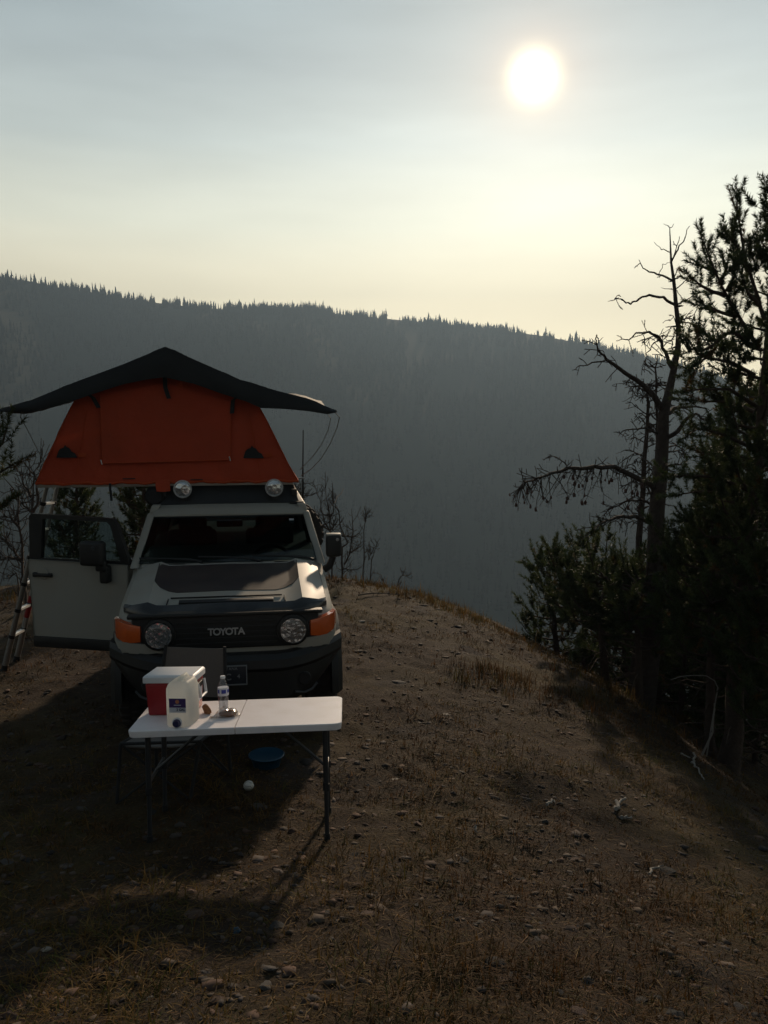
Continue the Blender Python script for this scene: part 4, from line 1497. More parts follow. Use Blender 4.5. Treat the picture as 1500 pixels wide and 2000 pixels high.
def blob(rx, ry, rz, seed, amp=.12, n=3, c=(0, 0, 0), flat=True):
    bm = bmesh.new()
    bmesh.ops.create_icosphere(bm, subdivisions=n, radius=1.0)
    V = []
    for v in bm.verts:
        p = np.array(v.co)
        f = 1 + amp * float(vnoise(p[0] * 1.7 + seed, p[1] * 1.7 + p[2] * 2.3, seed)) + amp * .5 * float(vnoise(p[0] * 4 + p[2], p[1] * 4 + seed, seed + 1))
        p = p * f * np.array([rx, ry, rz])
        if flat:
            p[2] = max(p[2], -rz * .75) + rz * .75
        V.append(tuple(p + np.array(c)))
    F = [tuple(v.index for v in f.verts) for f in bm.faces]
    bm.free()
    return V, F


part('bread', blob(.055, .034, .022, 5, .12, 3, (.022, 0, .002)), M['bread'], bg_, smooth=60)
rows = []
for i in range(17):
    u = i / 16
    x = -.085 + .175 * u
    w = .048 * (.45 + .55 * min(1, u * 2.2)) * (1 - .35 * max(0, u - .8) / .2)
    h = .006 + .046 * max(0, math.sin(max(0, (u - .18)) / .82 * math.pi)) ** .7
    ring = []
    for k in range(14):
        a = 2 * math.pi * k / 14
        ring.append((x + .006 * float(vnoise(k * 1.3, u * 7, 71)), w * math.cos(a) + .006 * float(vnoise(k * 2.1, u * 6, 72)), .002 + h * (.5 + .5 * math.sin(a)) * (1 + .25 * float(vnoise(k * 1.7, u * 9, 73)))))
    rings_ = ring
    rows.append(ring)
part('bag_film', loft(rows), M['film'], bg_, smooth=35)
bt2 = table_thing('snack_wrapper', 'crumpled brown snack packet tucked behind the jug', 'packet', -.212, .018, math.radians(40))
part('packet', blob(.018, .040, .030, 9, .25, 3), M['bread'], bt2, smooth=35)

# ------------------------------------------------------------------ on the ground by the table
bx, by = -.880, 6.16
bs = thing('plastic_basin', 'round blue plastic basin on the ground under the table', 'basin', (bx, by, gzf(bx, by) - .004))
part('basin_bowl', lathe([(.0001, .0), (.088, .0), (.095, .004), (.118, .080), (.130, .088), (.131, .094), (.121, .094), (.114, .084), (.092, .010), (.0001, .008)], 32), M['blue'], bs, smooth=40)
part('basin_rim', lathe([(.121, .093), (.133, .090), (.135, .096), (.128, .101), (.121, .098)], 32), M['blue'], bs, smooth=50)
bx, by = -.935, 5.66
bl = thing('ball', 'small white ball on the ground beneath the table', 'ball', (bx, by, gzf(bx, by) + .034))
V, F = blob(.036, .036, .036, 3, .02, 3, flat=False)
part('ball_skin', (V, F), M['ball'], bl, smooth=60)
for q in (0, 1):
    pts = []
    for a in np.linspace(0, 2 * math.pi, 33):
        th_ = .75 + .45 * math.cos(2 * a)
        v = Vector((math.sin(th_) * math.cos(a), math.sin(th_) * math.sin(a), math.cos(th_) * (1 if q else -1))) * .0365
        v.rotate(Euler((.9, .4, .3)))
        pts.append(tuple(v))
    part('stitching', tube(pts, .0016, 5), M['seam'], bl)


# ------------------------------------------------------------------ trees
class Wood:
    """limbs collected into one mesh"""
    def __init__(self):
        self.V = []
        self.F = []

    def add(self, pts, rad, n=5):
        V, F = tube(pts, rad, n)
        o = len(self.V)
        self.V += V
        self.F += [tuple(i + o for i in f) for f in F]


class Needles:
    def __init__(self):
        self.p = []
        self.d = []
        self.L = []
        self.nl = []

    def shoot(self, p, d, L, nl):
        self.p.append(p)
        self.d.append(d)
        self.L.append(L)
        self.nl.append(nl)

    def mesh(self, name, per=60, w=.0035, r=None):
        r = r or rng
        P = np.repeat(np.array(self.p), per, 0)
        D = np.array(self.d)
        D = D / (np.linalg.norm(D, axis=1, keepdims=True) + 1e-9)
        D = np.repeat(D, per, 0)
        L = np.repeat(np.array(self.L), per)
        NL = np.repeat(np.array(self.nl), per)
        n = len(P)
        t = r.uniform(0, 1, n)
        ref = np.where(np.abs(D[:, 2:3]) < .9, np.array([[0, 0, 1.0]]), np.array([[1.0, 0, 0]]))
        u = np.cross(D, ref)
        u /= np.linalg.norm(u, axis=1, keepdims=True)
        v = np.cross(D, u)
        ph = r.uniform(0, 2 * math.pi, n)[:, None]
        al = (r.uniform(.75, 1.35, n) * (1.1 - .55 * t ** 2))[:, None]
        nd = D * np.cos(al) + (u * np.cos(ph) + v * np.sin(ph)) * np.sin(al)
        b = P + D * (t * L)[:, None]
        tip = b + nd * (NL * r.uniform(.75, 1.15, n))[:, None]
        side = np.cross(nd, r.normal(size=(n, 3)))
        side /= np.linalg.norm(side, axis=1, keepdims=True) + 1e-9
        V = np.stack([b - side * w, b + side * w, tip], 1).reshape(-1, 3)
        F = np.arange(3 * n).reshape(-1, 3)
        me = build_mesh(name, V, F)
        ns = len(self.p)
        br = r.uniform(.6, 1.35, (ns, 1))
        col = br * np.array([[1, 1, 1]]) + r.uniform(-.12, .22, (ns, 1)) * np.array([[1.2, .6, -.1]])
        dead = r.uniform(size=(ns, 1)) < .04
        col = np.where(dead, np.array([[2.2, .95, .7]]), col)
        add_tint(me, np.clip(col, .2, 3), per * 3)
        return me


def unit(v):
    return v / (np.linalg.norm(v) + 1e-9)


def foliate(wood, need, pts, r0, r1, start=.25, dens=9, sub=.34, shoot=.20, nl=.062, rnd=None, up=.35):
    """a limb with side twigs and bottle-brush shoots"""
    rnd = rnd or rng
    P = np.array(pts, float)
    n = len(P)
    wood.add(P, list(np.linspace(r0, r1, n)), 6)
    seg = np.linalg.norm(np.diff(P, axis=0), axis=1)
    cum = np.concatenate([[0], np.cumsum(seg)])
    tot = cum[-1]
    m = max(3, int(dens * 1.15 * tot))
    for k in range(m):
        s = start + (1 - start) * (k + rnd.uniform(0, 1)) / m
        s = min(s, .999)
        q = s * tot
        i = min(int(np.searchsorted(cum, q)) - 1, n - 2)
        i = max(i, 0)
        base = P[i] + (P[i + 1] - P[i]) * (q - cum[i]) / (seg[i] + 1e-9)
        tan = unit(P[i + 1] - P[i])
        rv = rnd.normal(size=3)
        rv -= tan * (rv @ tan)
        rv = unit(rv)
        d = unit(tan * rnd.uniform(.35, 1.0) + rv * rnd.uniform(.6, 1.0) + np.array([0, 0, up]))
        L = sub * rnd.uniform(.35, 1.0) * (1.15 - .6 * s)
        mid = base + d * L * .55
        tip = base + d * L + np.array([0, 0, .10 * L])
        wood.add([base, mid, tip], [r1 * .75, r1 * .6, r1 * .4], 4)
        d2 = unit(tip - mid)
        need.shoot(tip - d2 * shoot * .45, unit(d2 + np.array([0, 0, .3])), shoot * rnd.uniform(.9, 1.6), nl)
        if L > .16:
            for _ in range(2):
                rv = unit(rnd.normal(size=3))
                need.shoot(mid + (tip - mid) * rnd.uniform(0, .6), unit(d2 + rv * .75 + np.array([0, 0, .2])), shoot * rnd.uniform(.5, .95), nl)
    tan = unit(P[-1] - P[-2])
    need.shoot(P[-1] - tan * .08, tan, shoot * 1.35, nl)


def pine(name, label, base, top, spread, nb=60, crown_from=.25, seed=1, dens=8, shoot=.19, nl=.06, per=60, w=.0034, trunk_r=.08, guided=(), sub=.34, shape=None, group=None, bare_limbs=0, bend=0.0):
    rnd = np.random.default_rng(seed)
    base = np.array(base, float)
    top = np.array(top, float)
    t = thing(name, label, 'pine tree', tuple(base), group=group)
    H = np.linalg.norm(top - base)
    N = 14
    tp = []
    for i in range(N + 1):
        u = i / N
        p = base + (top - base) * u
        p = p + np.array([bend * math.sin(u * math.pi), .3 * bend * math.sin(u * 2.2), 0]) + (rnd.normal(0, .012, 3) * H * .15 if 0 < i < N else 0)
        tp.append(p - base)
    tr = [trunk_r * (1 - u) ** .85 + .012 for u in np.linspace(0, 1, N + 1)]
    tr[0] *= 1.25
    g = tube(tp, tr, 10)
    part('trunk', g, M['bark'], t, smooth=60)
    wood, need = Wood(), Needles()
    tpa = np.array(tp)
    for k in range(nb):
        u = crown_from + (1 - crown_from) * (k + rnd.uniform(0, 1)) / nb
        u = min(u, .985)
        q = u * N
        i = min(int(q), N - 1)
        b = tpa[i] + (tpa[i + 1] - tpa[i]) * (q - i)
        az = k * 2.39996 + rnd.uniform(-.5, .5)
        v = (u - crown_from) / (1 - crown_from)
        sh = shape(v) if shape else (0.2 + .8 * (1 - v) ** .8) * (1 - .35 * (1 - v) ** 6)
        L = spread * sh * rnd.uniform(.55, 1.1)
        out = np.array([math.cos(az), math.sin(az), 0])
        rise = rnd.uniform(-.08, .32) + .28 * v
        p1 = b + out * L * .35 + np.array([0, 0, L * rise * .2])
        p2 = b + out * L * .7 + np.array([0, 0, L * rise * .55])
        p3 = b + out * L * (1.0 - .15 * v) + np.array([0, 0, L * (rise + .22)])
        r0 = .010 + .020 * L / max(spread, .3) * (trunk_r / .09)
        foliate(wood, need, [b, p1, p2, p3], r0, .005, .28, dens, sub, shoot, nl, rnd)
    foliate(wood, need, [tpa[-3], tpa[-2], tpa[-1]], .016, .006, .1, dens, sub * .7, shoot, nl, rnd)
    for pts in guided:
        foliate(wood, need, [np.array(p) - base for p in pts], .026, .006, .22, dens * 1.35, sub * .62, shoot, nl, rnd)
    for k in range(bare_limbs):
        u = rnd.uniform(.03, crown_from)
        b = base * 0 + tpa[0] + (tpa[-1] - tpa[0]) * u
        az = rnd.uniform(0, 6.28)
        L = rnd.uniform(.25, .8)
        d = np.array([math.cos(az), math.sin(az), rnd.uniform(-.35, .1)])
        wood.add([b, b + d * L * .5 + [0, 0, .04], b + d * L + [0, 0, -.10 * L]], [.010, .007, .003], 5)
    tag(part('limbs', (wood.V, wood.F), M['bark'], t, smooth=60), None, kind='stuff')
    link('needle_crown', need.mesh('needle_crown', int(per * 1.7), w * 1.35, rnd), M['needle'], t)
    return t


def crop5(pts, Y, dy=0.0, n0=0):
    """points read off an enlargement of the photo -> world, drifting in depth along the limb"""
    out = []
    for i, (a, b) in enumerate(pts):
        out.append(at(900 + a / 2.5, 400 + b / 2.5, Y + dy * i / max(1, len(pts) - 1)))
    return out


def gp(px, Y, sink=.03):
    """ground point under a photo column at distance Y"""
    x = at(px, 1000, Y)[0]
    return np.array([x, Y, gzf(x, Y) - sink])


# the big living pine on the right
B = gp(1446, 9.7)
guided = [
    crop5([(1455, 700), (1390, 600), (1330, 500), (1270, 390), (1215, 260), (1176, 160)], 9.7, -.3),
    crop5([(1290, 440), (1230, 425), (1165, 390), (1130, 355)], 9.55, -.25),
    crop5([(1340, 545), (1270, 525), (1200, 495), (1172, 480)], 9.6, .35),
    crop5([(1250, 330), (1200, 310), (1150, 292)], 9.5, .2),
    crop5([(1265, 380), (1290, 330), (1300, 290)], 9.5, .2),
    crop5([(1300, 420), (1335, 350), (1335, 305)], 9.5, -.2),
    crop5([(1480, 560), (1440, 420), (1390, 270), (1365, 120), (1350, 15), (1346, -60)], 9.8, .2),
    crop5([(1395, 290), (1350, 210), (1300, 140)], 9.8, -.3),
    crop5([(1410, 340), (1380, 290), (1350, 270)], 9.8, -.3),
    crop5([(1450, 480), (1400, 430), (1375, 360)], 9.8, -.3),
    crop5([(1420, 690), (1340, 625), (1285, 630), (1240, 680), (1180, 712), (1110, 705), (1075, 655)], 9.7, -.6),
    crop5([(1165, 715), (1160, 670), (1162, 640)], 9.3, 0),
    crop5([(1430, 830), (1320, 770), (1200, 745), (1100, 815)], 9.7, -.8),
    crop5([(1440, 980), (1310, 900), (1180, 900), (1080, 910)], 9.7, -.7),
    crop5([(1430, 1010), (1310, 960), (1200, 960), (1100, 950)], 9.7, .6),
    crop5([(1430, 1190), (1280, 1120), (1160, 1090), (1095, 1135)], 9.7, -.6),
    crop5([(1430, 1290), (1300, 1240), (1180, 1210), (1120, 1190)], 9.7, .5),
    crop5([(1420, 1400), (1250, 1330), (1090, 1320), (990, 1340)], 9.7, -.6),
    crop5([(1430, 1460), (1280, 1400), (1150, 1400), (1040, 1420)], 9.7, .4),
]
pine('pine_tree', 'tall dark living pine at the right edge rising into the sky', B, at(1530, 372, 9.9), 1.2, nb=74, crown_from=.24, seed=3, dens=9, per=70, trunk_r=.105, guided=guided, bare_limbs=14,
     shape=lambda v: .15 + .85 * (1 - v) ** 1.15)
pine('pine_tree', 'dense young pine at the far right edge beside the tall pine', gp(1545, 8.9), at(1560, 900, 8.9), 1.05, nb=60, crown_from=.2, seed=5, dens=8, per=60, trunk_r=.06, bare_limbs=6)
pine('pine_tree', 'slim pine stem just left of the tall pine trunk', gp(1408, 9.9), at(1392, 1010, 10.1), .85, nb=44, crown_from=.36, seed=6, dens=8, per=60, trunk_r=.055, bare_limbs=16)
pine('pine_tree', 'shaded pine filling the gap behind the dead tree and tall pine', gp(1395, 12.8), at(1412, 900, 13.0), .85, nb=56, crown_from=.22, seed=8, dens=7, per=55, trunk_r=.07, w=.0042, bare_limbs=8)
pine('pine_tree', 'low spreading pine in front of the dead trunk', gp(1262, 11.2), at(1245, 1125, 11.2), .95, nb=30, crown_from=.42, seed=9, dens=8, per=60, trunk_r=.05,
     shape=lambda v: .75 + .3 * math.sin(v * 3.0), bare_limbs=10)
pine('pine_tree', 'thin-trunked pine left of the dead tree with spreading top', gp(1194, 12.1), at(1165, 1125, 12.1), .95, nb=28, crown_from=.44, seed=10, dens=8, per=60, trunk_r=.055,
     shape=lambda v: .8 + .25 * math.sin(v * 3.0), bare_limbs=12)
pine('pine_tree', 'bushy young pine at the edge of the slope, leftmost of the right-hand trees', gp(1098, 14.6, .25), at(1072, 1095, 14.6), .85, nb=40, crown_from=.04, seed=12, dens=7, per=46, trunk_r=.05, shoot=.21, nl=.062, w=.0042,
     shape=lambda v: .95 - .55 * v)
pine('pine_tree', 'feathery pine behind the thin-trunked one', gp(1150, 15.2, .4), at(1140, 1130, 15.2), .8, nb=26, crown_from=.2, seed=13, dens=6, per=45, trunk_r=.05, w=.0042)
pine('pine_tree', 'knee-high pine sapling on the slope below the thin-trunked pine', gp(1150, 12.4, .02), at(1150, 1283, 12.4), .26, nb=18, crown_from=.05, seed=14, dens=9, per=40, trunk_r=.02, sub=.2, shoot=.14, nl=.05)
pine('pine_tree', 'deep-shaded pine right behind the tall pine trunk', gp(1470, 12.3, .1), at(1465, 760, 12.5), 1.3, nb=60, crown_from=.12, seed=15, dens=7, per=50, trunk_r=.075, w=.0042)
for k_, (px_, Y_, ty_, lab_) in enumerate(((1345, 15.0, 1075, 'shaded pine deep behind the dead trunk, lower than the dead tree'), (1455, 15.8, 960, 'shaded pine deep behind the tall pine trunk'), (1290, 17.0, 1140, 'low dark pine far down the right slope behind the dead trunk'), (1500, 14.5, 1000, 'dark pine deep in the shade at the right frame edge'), (1235, 16.2, 1130, 'low dark pine far down the slope left of the dead trunk'))):
    pine('pine_tree', lab_, gp(px_, Y_, .3), at(px_, ty_, Y_), 1.45, nb=46, crown_from=.04, seed=50 + k_, dens=5, per=44, trunk_r=.07, w=.005, shoot=.24, nl=.07)
for k_, (px_, Y_, h_, lab_) in enumerate(((1300, 13.2, 1.5, 'waist-high pine bush in the shade right of the dead trunk'), (1345, 12.2, 1.7, 'shaded pine bush between the dead trunk and the slim stem'), (1395, 13.4, 1.9, 'dark pine bush behind the slim pine stem'), (1440, 11.6, 1.7, 'dark pine bush behind the tall pine trunk'), (1485, 12.6, 1.9, 'dark pine bush right behind the tall pine, near the frame edge'), (1500, 10.8, 1.4, 'dark low pine bush at the right frame edge'), (1225, 14.2, 1.5, 'shaded pine bush below the thin dead stem'))):
    b_ = gp(px_, Y_, .1)
    pine('pine_bush', lab_, b_, b_ + np.array([.05, 0, h_]), .75, nb=26, crown_from=.03, seed=70 + k_, dens=5, per=34, trunk_r=.035, w=.006, shoot=.24, nl=.075, shape=lambda v: 1.0 - .6 * v)
# left-hand trees
pine('pine_tree', 'dark pine behind the ladder and open door', gp(140, 15.4, .2), at(150, 915, 15.4), .55, nb=60, crown_from=.08, seed=21, dens=7, per=45, trunk_r=.06, w=.0045)
pine('pine_tree', 'dark pine between the open door and windscreen', gp(272, 13.6, .1), at(282, 905, 13.6), .50, nb=64, crown_from=.06, seed=22, dens=7, per=46, trunk_r=.06, w=.0042)
gl = [[at(-70, 1010, 8.2), at(-40, 960, 8.1), at(-5, 925, 8.0), at(30, 905, 8.0)], [at(-70, 960, 8.2), at(-30, 900, 8.1), at(5, 865, 8.0), at(14, 832, 8.0)], [at(-70, 1060, 8.2), at(-30, 1010, 8.0), at(8, 985, 8.0)]]
pine('pine_tree', 'pine at the left frame edge with only branch tips showing', gp(-125, 8.2), at(-118, 740, 8.3), .42, nb=40, crown_from=.2, seed=23, dens=8, per=60, trunk_r=.06, guided=gl)


# dead pine
def twiggy(wood, pts, r0, r1, rnd, nsub=5, slen=.22, droop=-.1, hang=0):
    P = np.array(pts, float)
    # finer, slightly crooked
    Q = [P[0]]
    for i in range(len(P) - 1):
        for k in range(1, 4):
            q = P[i] + (P[i + 1] - P[i]) * k / 3
            if k < 3:
                q = q + rnd.normal(0, .010, 3)
            Q.append(q)
    Q = np.array(Q)
    wood.add(Q, list(np.linspace(r0, r1, len(Q))), 6)
    for _ in range(int(nsub * 1.6)):
        i = rnd.integers(1, len(Q) - 1)
        tan = unit(Q[i + 1] - Q[i])
        rv = unit(rnd.normal(size=3) * np.array([1, .8, 1]))
        d = unit(tan * .6 + rv + np.array([0, 0, droop]))
        L = slen * rnd.uniform(.3, 1.1)
        a = Q[i] + d * L * .5 + rnd.normal(0, .012, 3)
        b = a + unit(d + np.array([0, 0, droop * 2]) + rnd.normal(0, .25, 3)) * L * .5
        rr = max(.0060, r1 * .9)
        wood.add([Q[i], a, b], [rr, rr * .85, .0045], 4)
        if L > slen * .5:
            c = a + unit(d + rnd.normal(0, .7, 3)) * L * .35
            wood.add([a, c], [rr * .8, .004], 4)
    return Q


def dead_pine():
    rnd = np.random.default_rng(77)
    Y = 11.5
    B = gp(1272, Y, .06)
    t = thing('dead_pine', 'bare dead pine with crooked grey trunk left of the tall living pine', 'dead tree', tuple(B))
    tr = [B] + crop5([(935, 2100), (945, 1800), (958, 1480), (975, 1300), (985, 1150), (990, 1020), (1015, 920), (1045, 780), (1060, 700), (1065, 620), (1050, 480), (1040, 370), (1027, 280), (1020, 110)], Y)
    rad = [.150, .122, .112, .102, .094, .084, .070, .054, .042, .038, .034, .027, .021, .015, .005]
    tv, tf = tube([p - B for p in np.array([tr[0] + (tr[1] - tr[0]) * k / 6 for k in range(6)] + sum([[tr[i] + (tr[i + 1] - tr[i]) * k / 4 for k in range(4)] for i in range(1, len(tr) - 1)], []) + [tr[-1]])],
                  list(np.interp(np.concatenate([np.arange(6) / 6, np.arange(4 * (len(tr) - 2)) / 4 + 1, [len(tr) - 1]]), np.arange(len(rad)), rad)), 14)
    tv = [tuple(np.array(v) + np.array([1, 1, 0]) * .012 * float(vnoise(v[0] * 14 + v[1] * 9, v[2] * 7, 141)) * min(1, max(0, (4.5 - v[2]) / 3))) for v in tv]
    part('trunk', (tv, tf), M['bark_dead'], t, smooth=60)
    for k in range(26):                               # broken stubs
        i = int(rnd.integers(2, len(tr) - 2))
        p = tr[i] + (tr[i + 1] - tr[i]) * rnd.uniform() - B
        az = rnd.uniform(0, 6.28)
        d = np.array([math.cos(az), math.sin(az), rnd.uniform(-.3, .3)])
        part('stub', tube([p, p + d * (rad[i] + rnd.uniform(.04, .14))], [.014, .005], 5), M['bark_dead'], t)
    wood = Wood()

    def br(pts, r0, r1=.004, dy=.3, nsub=5, slen=.22, droop=-.1):
        return twiggy(wood, [p - B for p in crop5(pts, Y, dy)], r0, r1, rnd, nsub, slen, droop)
    br([(1020, 112), (990, 93)], .006, .003, .05, 0)
    br([(1020, 112), (1040, 93)], .006, .003, -.05, 0)
    br([(1025, 285), (1060, 220), (1095, 160), (1117, 105)], .012, .004, .2, 0)
    br([(1032, 275), (1050, 220), (1068, 155)], .010, .004, -.2, 1, .1)
    br([(1020, 232), (980, 220), (945, 182)], .008, .003, .2, 0)
    br([(1038, 372), (985, 345), (920, 328), (890, 310), (870, 268)], .015, .004, -.4, 2, .14)
    br([(965, 345), (985, 290), (1020, 282)], .006, .003, .1, 0)
    br([(1042, 362), (1080, 352), (1120, 360), (1190, 338)], .011, .004, .4, 1, .15)
    br([(1042, 352), (1065, 305), (1100, 295)], .008, .003, -.3, 0)
    br([(1048, 412), (1090, 375), (1120, 355)], .008, .003, -.2, 0)
    br([(1045, 414), (980, 405)], .007, .003, .2, 1, .1)
    br([(1046, 488), (990, 450), (920, 440), (870, 460), (830, 485), (790, 463), (755, 455), (720, 472)], .020, .004, -.6, 4, .16)
    br([(1052, 490), (1100, 465), (1165, 425)], .011, .004, .4, 1, .14)
    br([(1050, 415), (1070, 440), (1078, 465)], .006, .003, .1, 0)
    br([(1065, 545), (1085, 540), (1095, 590)], .008, .003, .2, 2, .12)
    br([(1065, 580), (1110, 575), (1160, 590), (1190, 620), (1212, 655)], .011, .004, -.4, 4, .2)
    br([(1065, 565), (1110, 555), (1150, 560), (1190, 572)], .010, .004, .4, 3, .2)
    br([(1060, 600), (1040, 545), (985, 578)], .007, .003, .2, 2, .1)
    br([(1030, 795), (1000, 720), (965, 645), (920, 620), (870, 625), (820, 660), (780, 658)], .026, .004, -.7, 9, .26)
    br([(970, 650), (920, 650), (880, 690)], .009, .003, .3, 5, .22)
    br([(965, 655), (930, 690), (905, 750), (898, 820)], .010, .003, .3, 7, .25)
    br([(1062, 640), (1010, 640), (985, 640)], .008, .003, -.2, 2, .15)
    br([(1055, 600), (1030, 660), (1035, 720), (1045, 760)], .010, .004, -.2, 4, .2)
    br([(985, 1000), (940, 930), (890, 880), (800, 820), (710, 755), (670, 710), (665, 635)], .045, .006, -.9, 12, .24)
    br([(710, 757), (640, 770), (580, 785), (543, 808)], .013, .004, -.2, 3, .18)
    br([(830, 845), (790, 880)], .008, .003, .1, 3, .14)
    br([(890, 880), (830, 890), (855, 935)], .010, .003, .2, 5, .2)
    br([(1010, 885), (930, 880), (850, 890), (820, 895)], .014, .004, .5, 7, .22)
    br([(1000, 1022), (1060, 990), (1130, 985), (1200, 995)], .034, .008, .6, 6, .22)
    br([(995, 1160), (1060, 1105), (1110, 1040), (1150, 1020), (1185, 1050), (1230, 1070)], .034, .006, -.6, 10, .24)
    br([(975, 1120), (900, 1090), (840, 1095), (790, 1105), (770, 1130)], .016, .004, -.5, 8, .22)
    br([(990, 1215), (1060, 1200), (1120, 1240)], .015, .004, .5, 8, .22)
    br([(985, 1280), (1060, 1265), (1110, 1285)], .014, .004, -.4, 8, .22)
    br([(985, 1190), (1050, 1175), (1090, 1195), (1110, 1240)], .012, .004, .3, 6, .2)
    br([(960, 1480), (900, 1350), (830, 1330)], .02, .006, .5, 6, .22)
    Q = br([(975, 1400), (890, 1350), (800, 1305), (720, 1280), (620, 1285), (520, 1285), (440, 1310), (370, 1335), (310, 1360), (287, 1385)], .044, .006, -.8, 34, .26, .2)
    br([(520, 1280), (480, 1240), (440, 1225), (418, 1238)], .010, .003, .2, 6, .14, .2)
    br([(958, 1560), (850, 1520), (760, 1525), (690, 1555), (620, 1600)], .036, .006, -.6, 22, .26, .0)
    br([(955, 1460), (880, 1440), (800, 1450), (720, 1490), (690, 1520)], .022, .005, .4, 14, .26, -.2)
    # drooping twigs with cones under the long arm
    cones = []
    for k in range(64):
        i = rnd.integers(3, len(Q) - 1)
        L = rnd.uniform(.12, .55) * (1.0 if i < len(Q) * .75 else .6)
        p = Q[i]
        pts = [p]
        d = np.array([rnd.normal(0, .35), rnd.normal(0, .3), -1.0])
        for s in range(4):
            d = d + rnd.normal(0, .18, 3)
            pts.append(pts[-1] + unit(d) * L / 4)
        wood.add(pts, [.007, .006, .005, .004, .003], 4)
        for _ in range(2):
            j = rnd.integers(1, 4)
            e = unit(np.array([rnd.normal(0, .8), rnd.normal(0, .6), -.5])) * L * .3
            wood.add([pts[j], pts[j] + e], [.004, .002], 4)
        if rnd.uniform() < .6:
            cones.append((pts[-1], rnd.uniform(.014, .028)))
    part('branches', (wood.V, wood.F), M['bark_dead'], t, smooth=60)
    for c, s in cones:
        part('cone_tuft', shift(blob(s * .75, s * .75, s * 1.35, int(c[0] * 100) % 17, .45, 2, tuple(c - np.array([0, 0, s * 1.5]))), (0, 0, 0)), M['cone'], t, smooth=None)
    # second, thinner dead stem beside it
    B2 = gp(1243, 11.9, .06)
    t2 = thing('dead_sapling', 'thin bare dead stem just left of the dead pine trunk', 'dead tree', tuple(B2))
    w2 = Wood()
    st = [B2] + [at(a, b, 11.9) for a, b in ((1246, 1250), (1248, 1050), (1256, 960), (1258, 900), (1264, 840), (1266, 784), (1262, 752))]
    part('trunk', tube([p - B2 for p in st], [.06, .052, .046, .038, .032, .026, .020, .010], 8), M['bark_dead'], t2, smooth=60)
    st2 = [at(a, b, 11.9) for a, b in ((1272, 1080), (1283, 980), (1284, 880), (1282, 790), (1281, 730), (1284, 694))]
    twiggy(w2, [p - B2 for p in st2], .030, .008, rnd, 22, .28, -.05)
    for k in range(60):
        i = rnd.integers(2, len(st) - 1)
        p = st[i] + (st[i + 1 if i + 1 < len(st) else i] - st[i]) * rnd.uniform(0, 1) - B2
        az = rnd.uniform(0, 6.28)
        d = np.array([math.cos(az), math.sin(az) * .7, rnd.uniform(-.1, .5)])
        L = rnd.uniform(.15, .5)
        twiggy(w2, [p, p + d * L * .5 + [0, 0, .05], p + d * L + [0, 0, -.12 * L]], .009, .003, rnd, 3, .16, -.3)
    part('branches', (w2.V, w2.F), M['bark_dead'], t2, smooth=60)


dead_pine()


# bare shrubs
def shrub(label, Y, stems, crop=None, nsub=6, slen=.3, r=.012, seed=1):
    rnd = np.random.default_rng(seed)
    def cv(a, b):
        if crop:
            return at(crop[0] + a / crop[2], crop[1] + b / crop[2], Y)
        return at(a, b, Y)
    b0 = cv(*stems[0][0])
    B = np.array([b0[0], Y, gzf(b0[0], Y)])
    t = thing('bare_shrub', label, 'shrub', tuple(B), group='bare dead shrubs round the hilltop')
    for pts in stems:
        P = [cv(a, b) for a, b in pts]
        P = [p + np.array([0, rnd.normal(0, .06) * i, 0]) for i, p in enumerate(P)]
        w = Wood()
        if pts is stems[0]:
            P[0] = B - np.array([0, 0, .03])
        twiggy(w, [p - B for p in P], r, .004, rnd, nsub, slen, .35)
        part('stem', (w.V, w.F), M['twig'], t, smooth=60)


cz = (560, 780, 5.0)
shrub('bare forked shrub behind the right wing mirror, its tips level with the roof', 14.5, [[(440, 1660), (430, 1300), (420, 1150), (400, 980), (370, 880), (330, 830)], [(430, 1300), (360, 1180), (330, 1020), (290, 910)], [(425, 1180), (455, 1050), (470, 960)], [(430, 1290), (340, 1230), (280, 1190)], [(430, 1270), (490, 1215)]], cz, 9, .35, .016, 31)
shrub('bare twisted shrub right of the wing mirror', 14.8, [[(540, 1670), (540, 1450), (600, 1400), (520, 1250), (510, 1080), (485, 980), (540, 900)], [(560, 1610), (620, 1500), (650, 1280), (630, 1070)], [(610, 1500), (690, 1470)], [(540, 1330), (630, 1330)], [(540, 1660), (600, 1655), (650, 1700)]], cz, 7, .3, .018, 32)
shrub('straight bare stem standing on the crest right of the vehicle', 15.2, [[(750, 1680), (755, 1450), (765, 1200), (770, 1110)], [(755, 1500), (830, 1470)], [(765, 1190), (785, 1120)]], cz, 6, .22, .014, 33)
shrub('leaning bare branch beside the straight stem on the crest', 15.4, [[(805, 1680), (830, 1560), (870, 1470), (910, 1360)], [(800, 1570), (830, 1500), (860, 1440)]], cz, 6, .2, .012, 34)
shrub('small bare twig leaning right on the crest, farthest from the vehicle', 15.6, [[(1050, 1830), (1130, 1720), (1160, 1640)], [(1130, 1720), (1190, 1710)]], cz, 4, .18, .010, 35)
shrub('arching bare twig on the crest between the bare stems', 15.0, [[(980, 1800), (920, 1710), (840, 1690)]], cz, 4, .15, .010, 36)
shrub('bare bush behind the antenna at the tent corner', 16.5, [[(115, 1350), (110, 1000), (105, 880), (170, 830), (260, 815)], [(110, 1000), (150, 940), (185, 900)], [(110, 960), (90, 900), (70, 830)]], cz, 10, .35, .018, 37)
cl = (0, 780, 5.0)
shrub('tall bare dead shrub left of the open door', 11.6, [[(240, 1750), (215, 1500), (180, 1200), (155, 950), (130, 740)], [(230, 1600), (120, 1450), (0, 1370)], [(210, 1560), (100, 1540), (0, 1570)], [(190, 1250), (100, 1150), (40, 1130)]], cl, 12, .4, .022, 41)
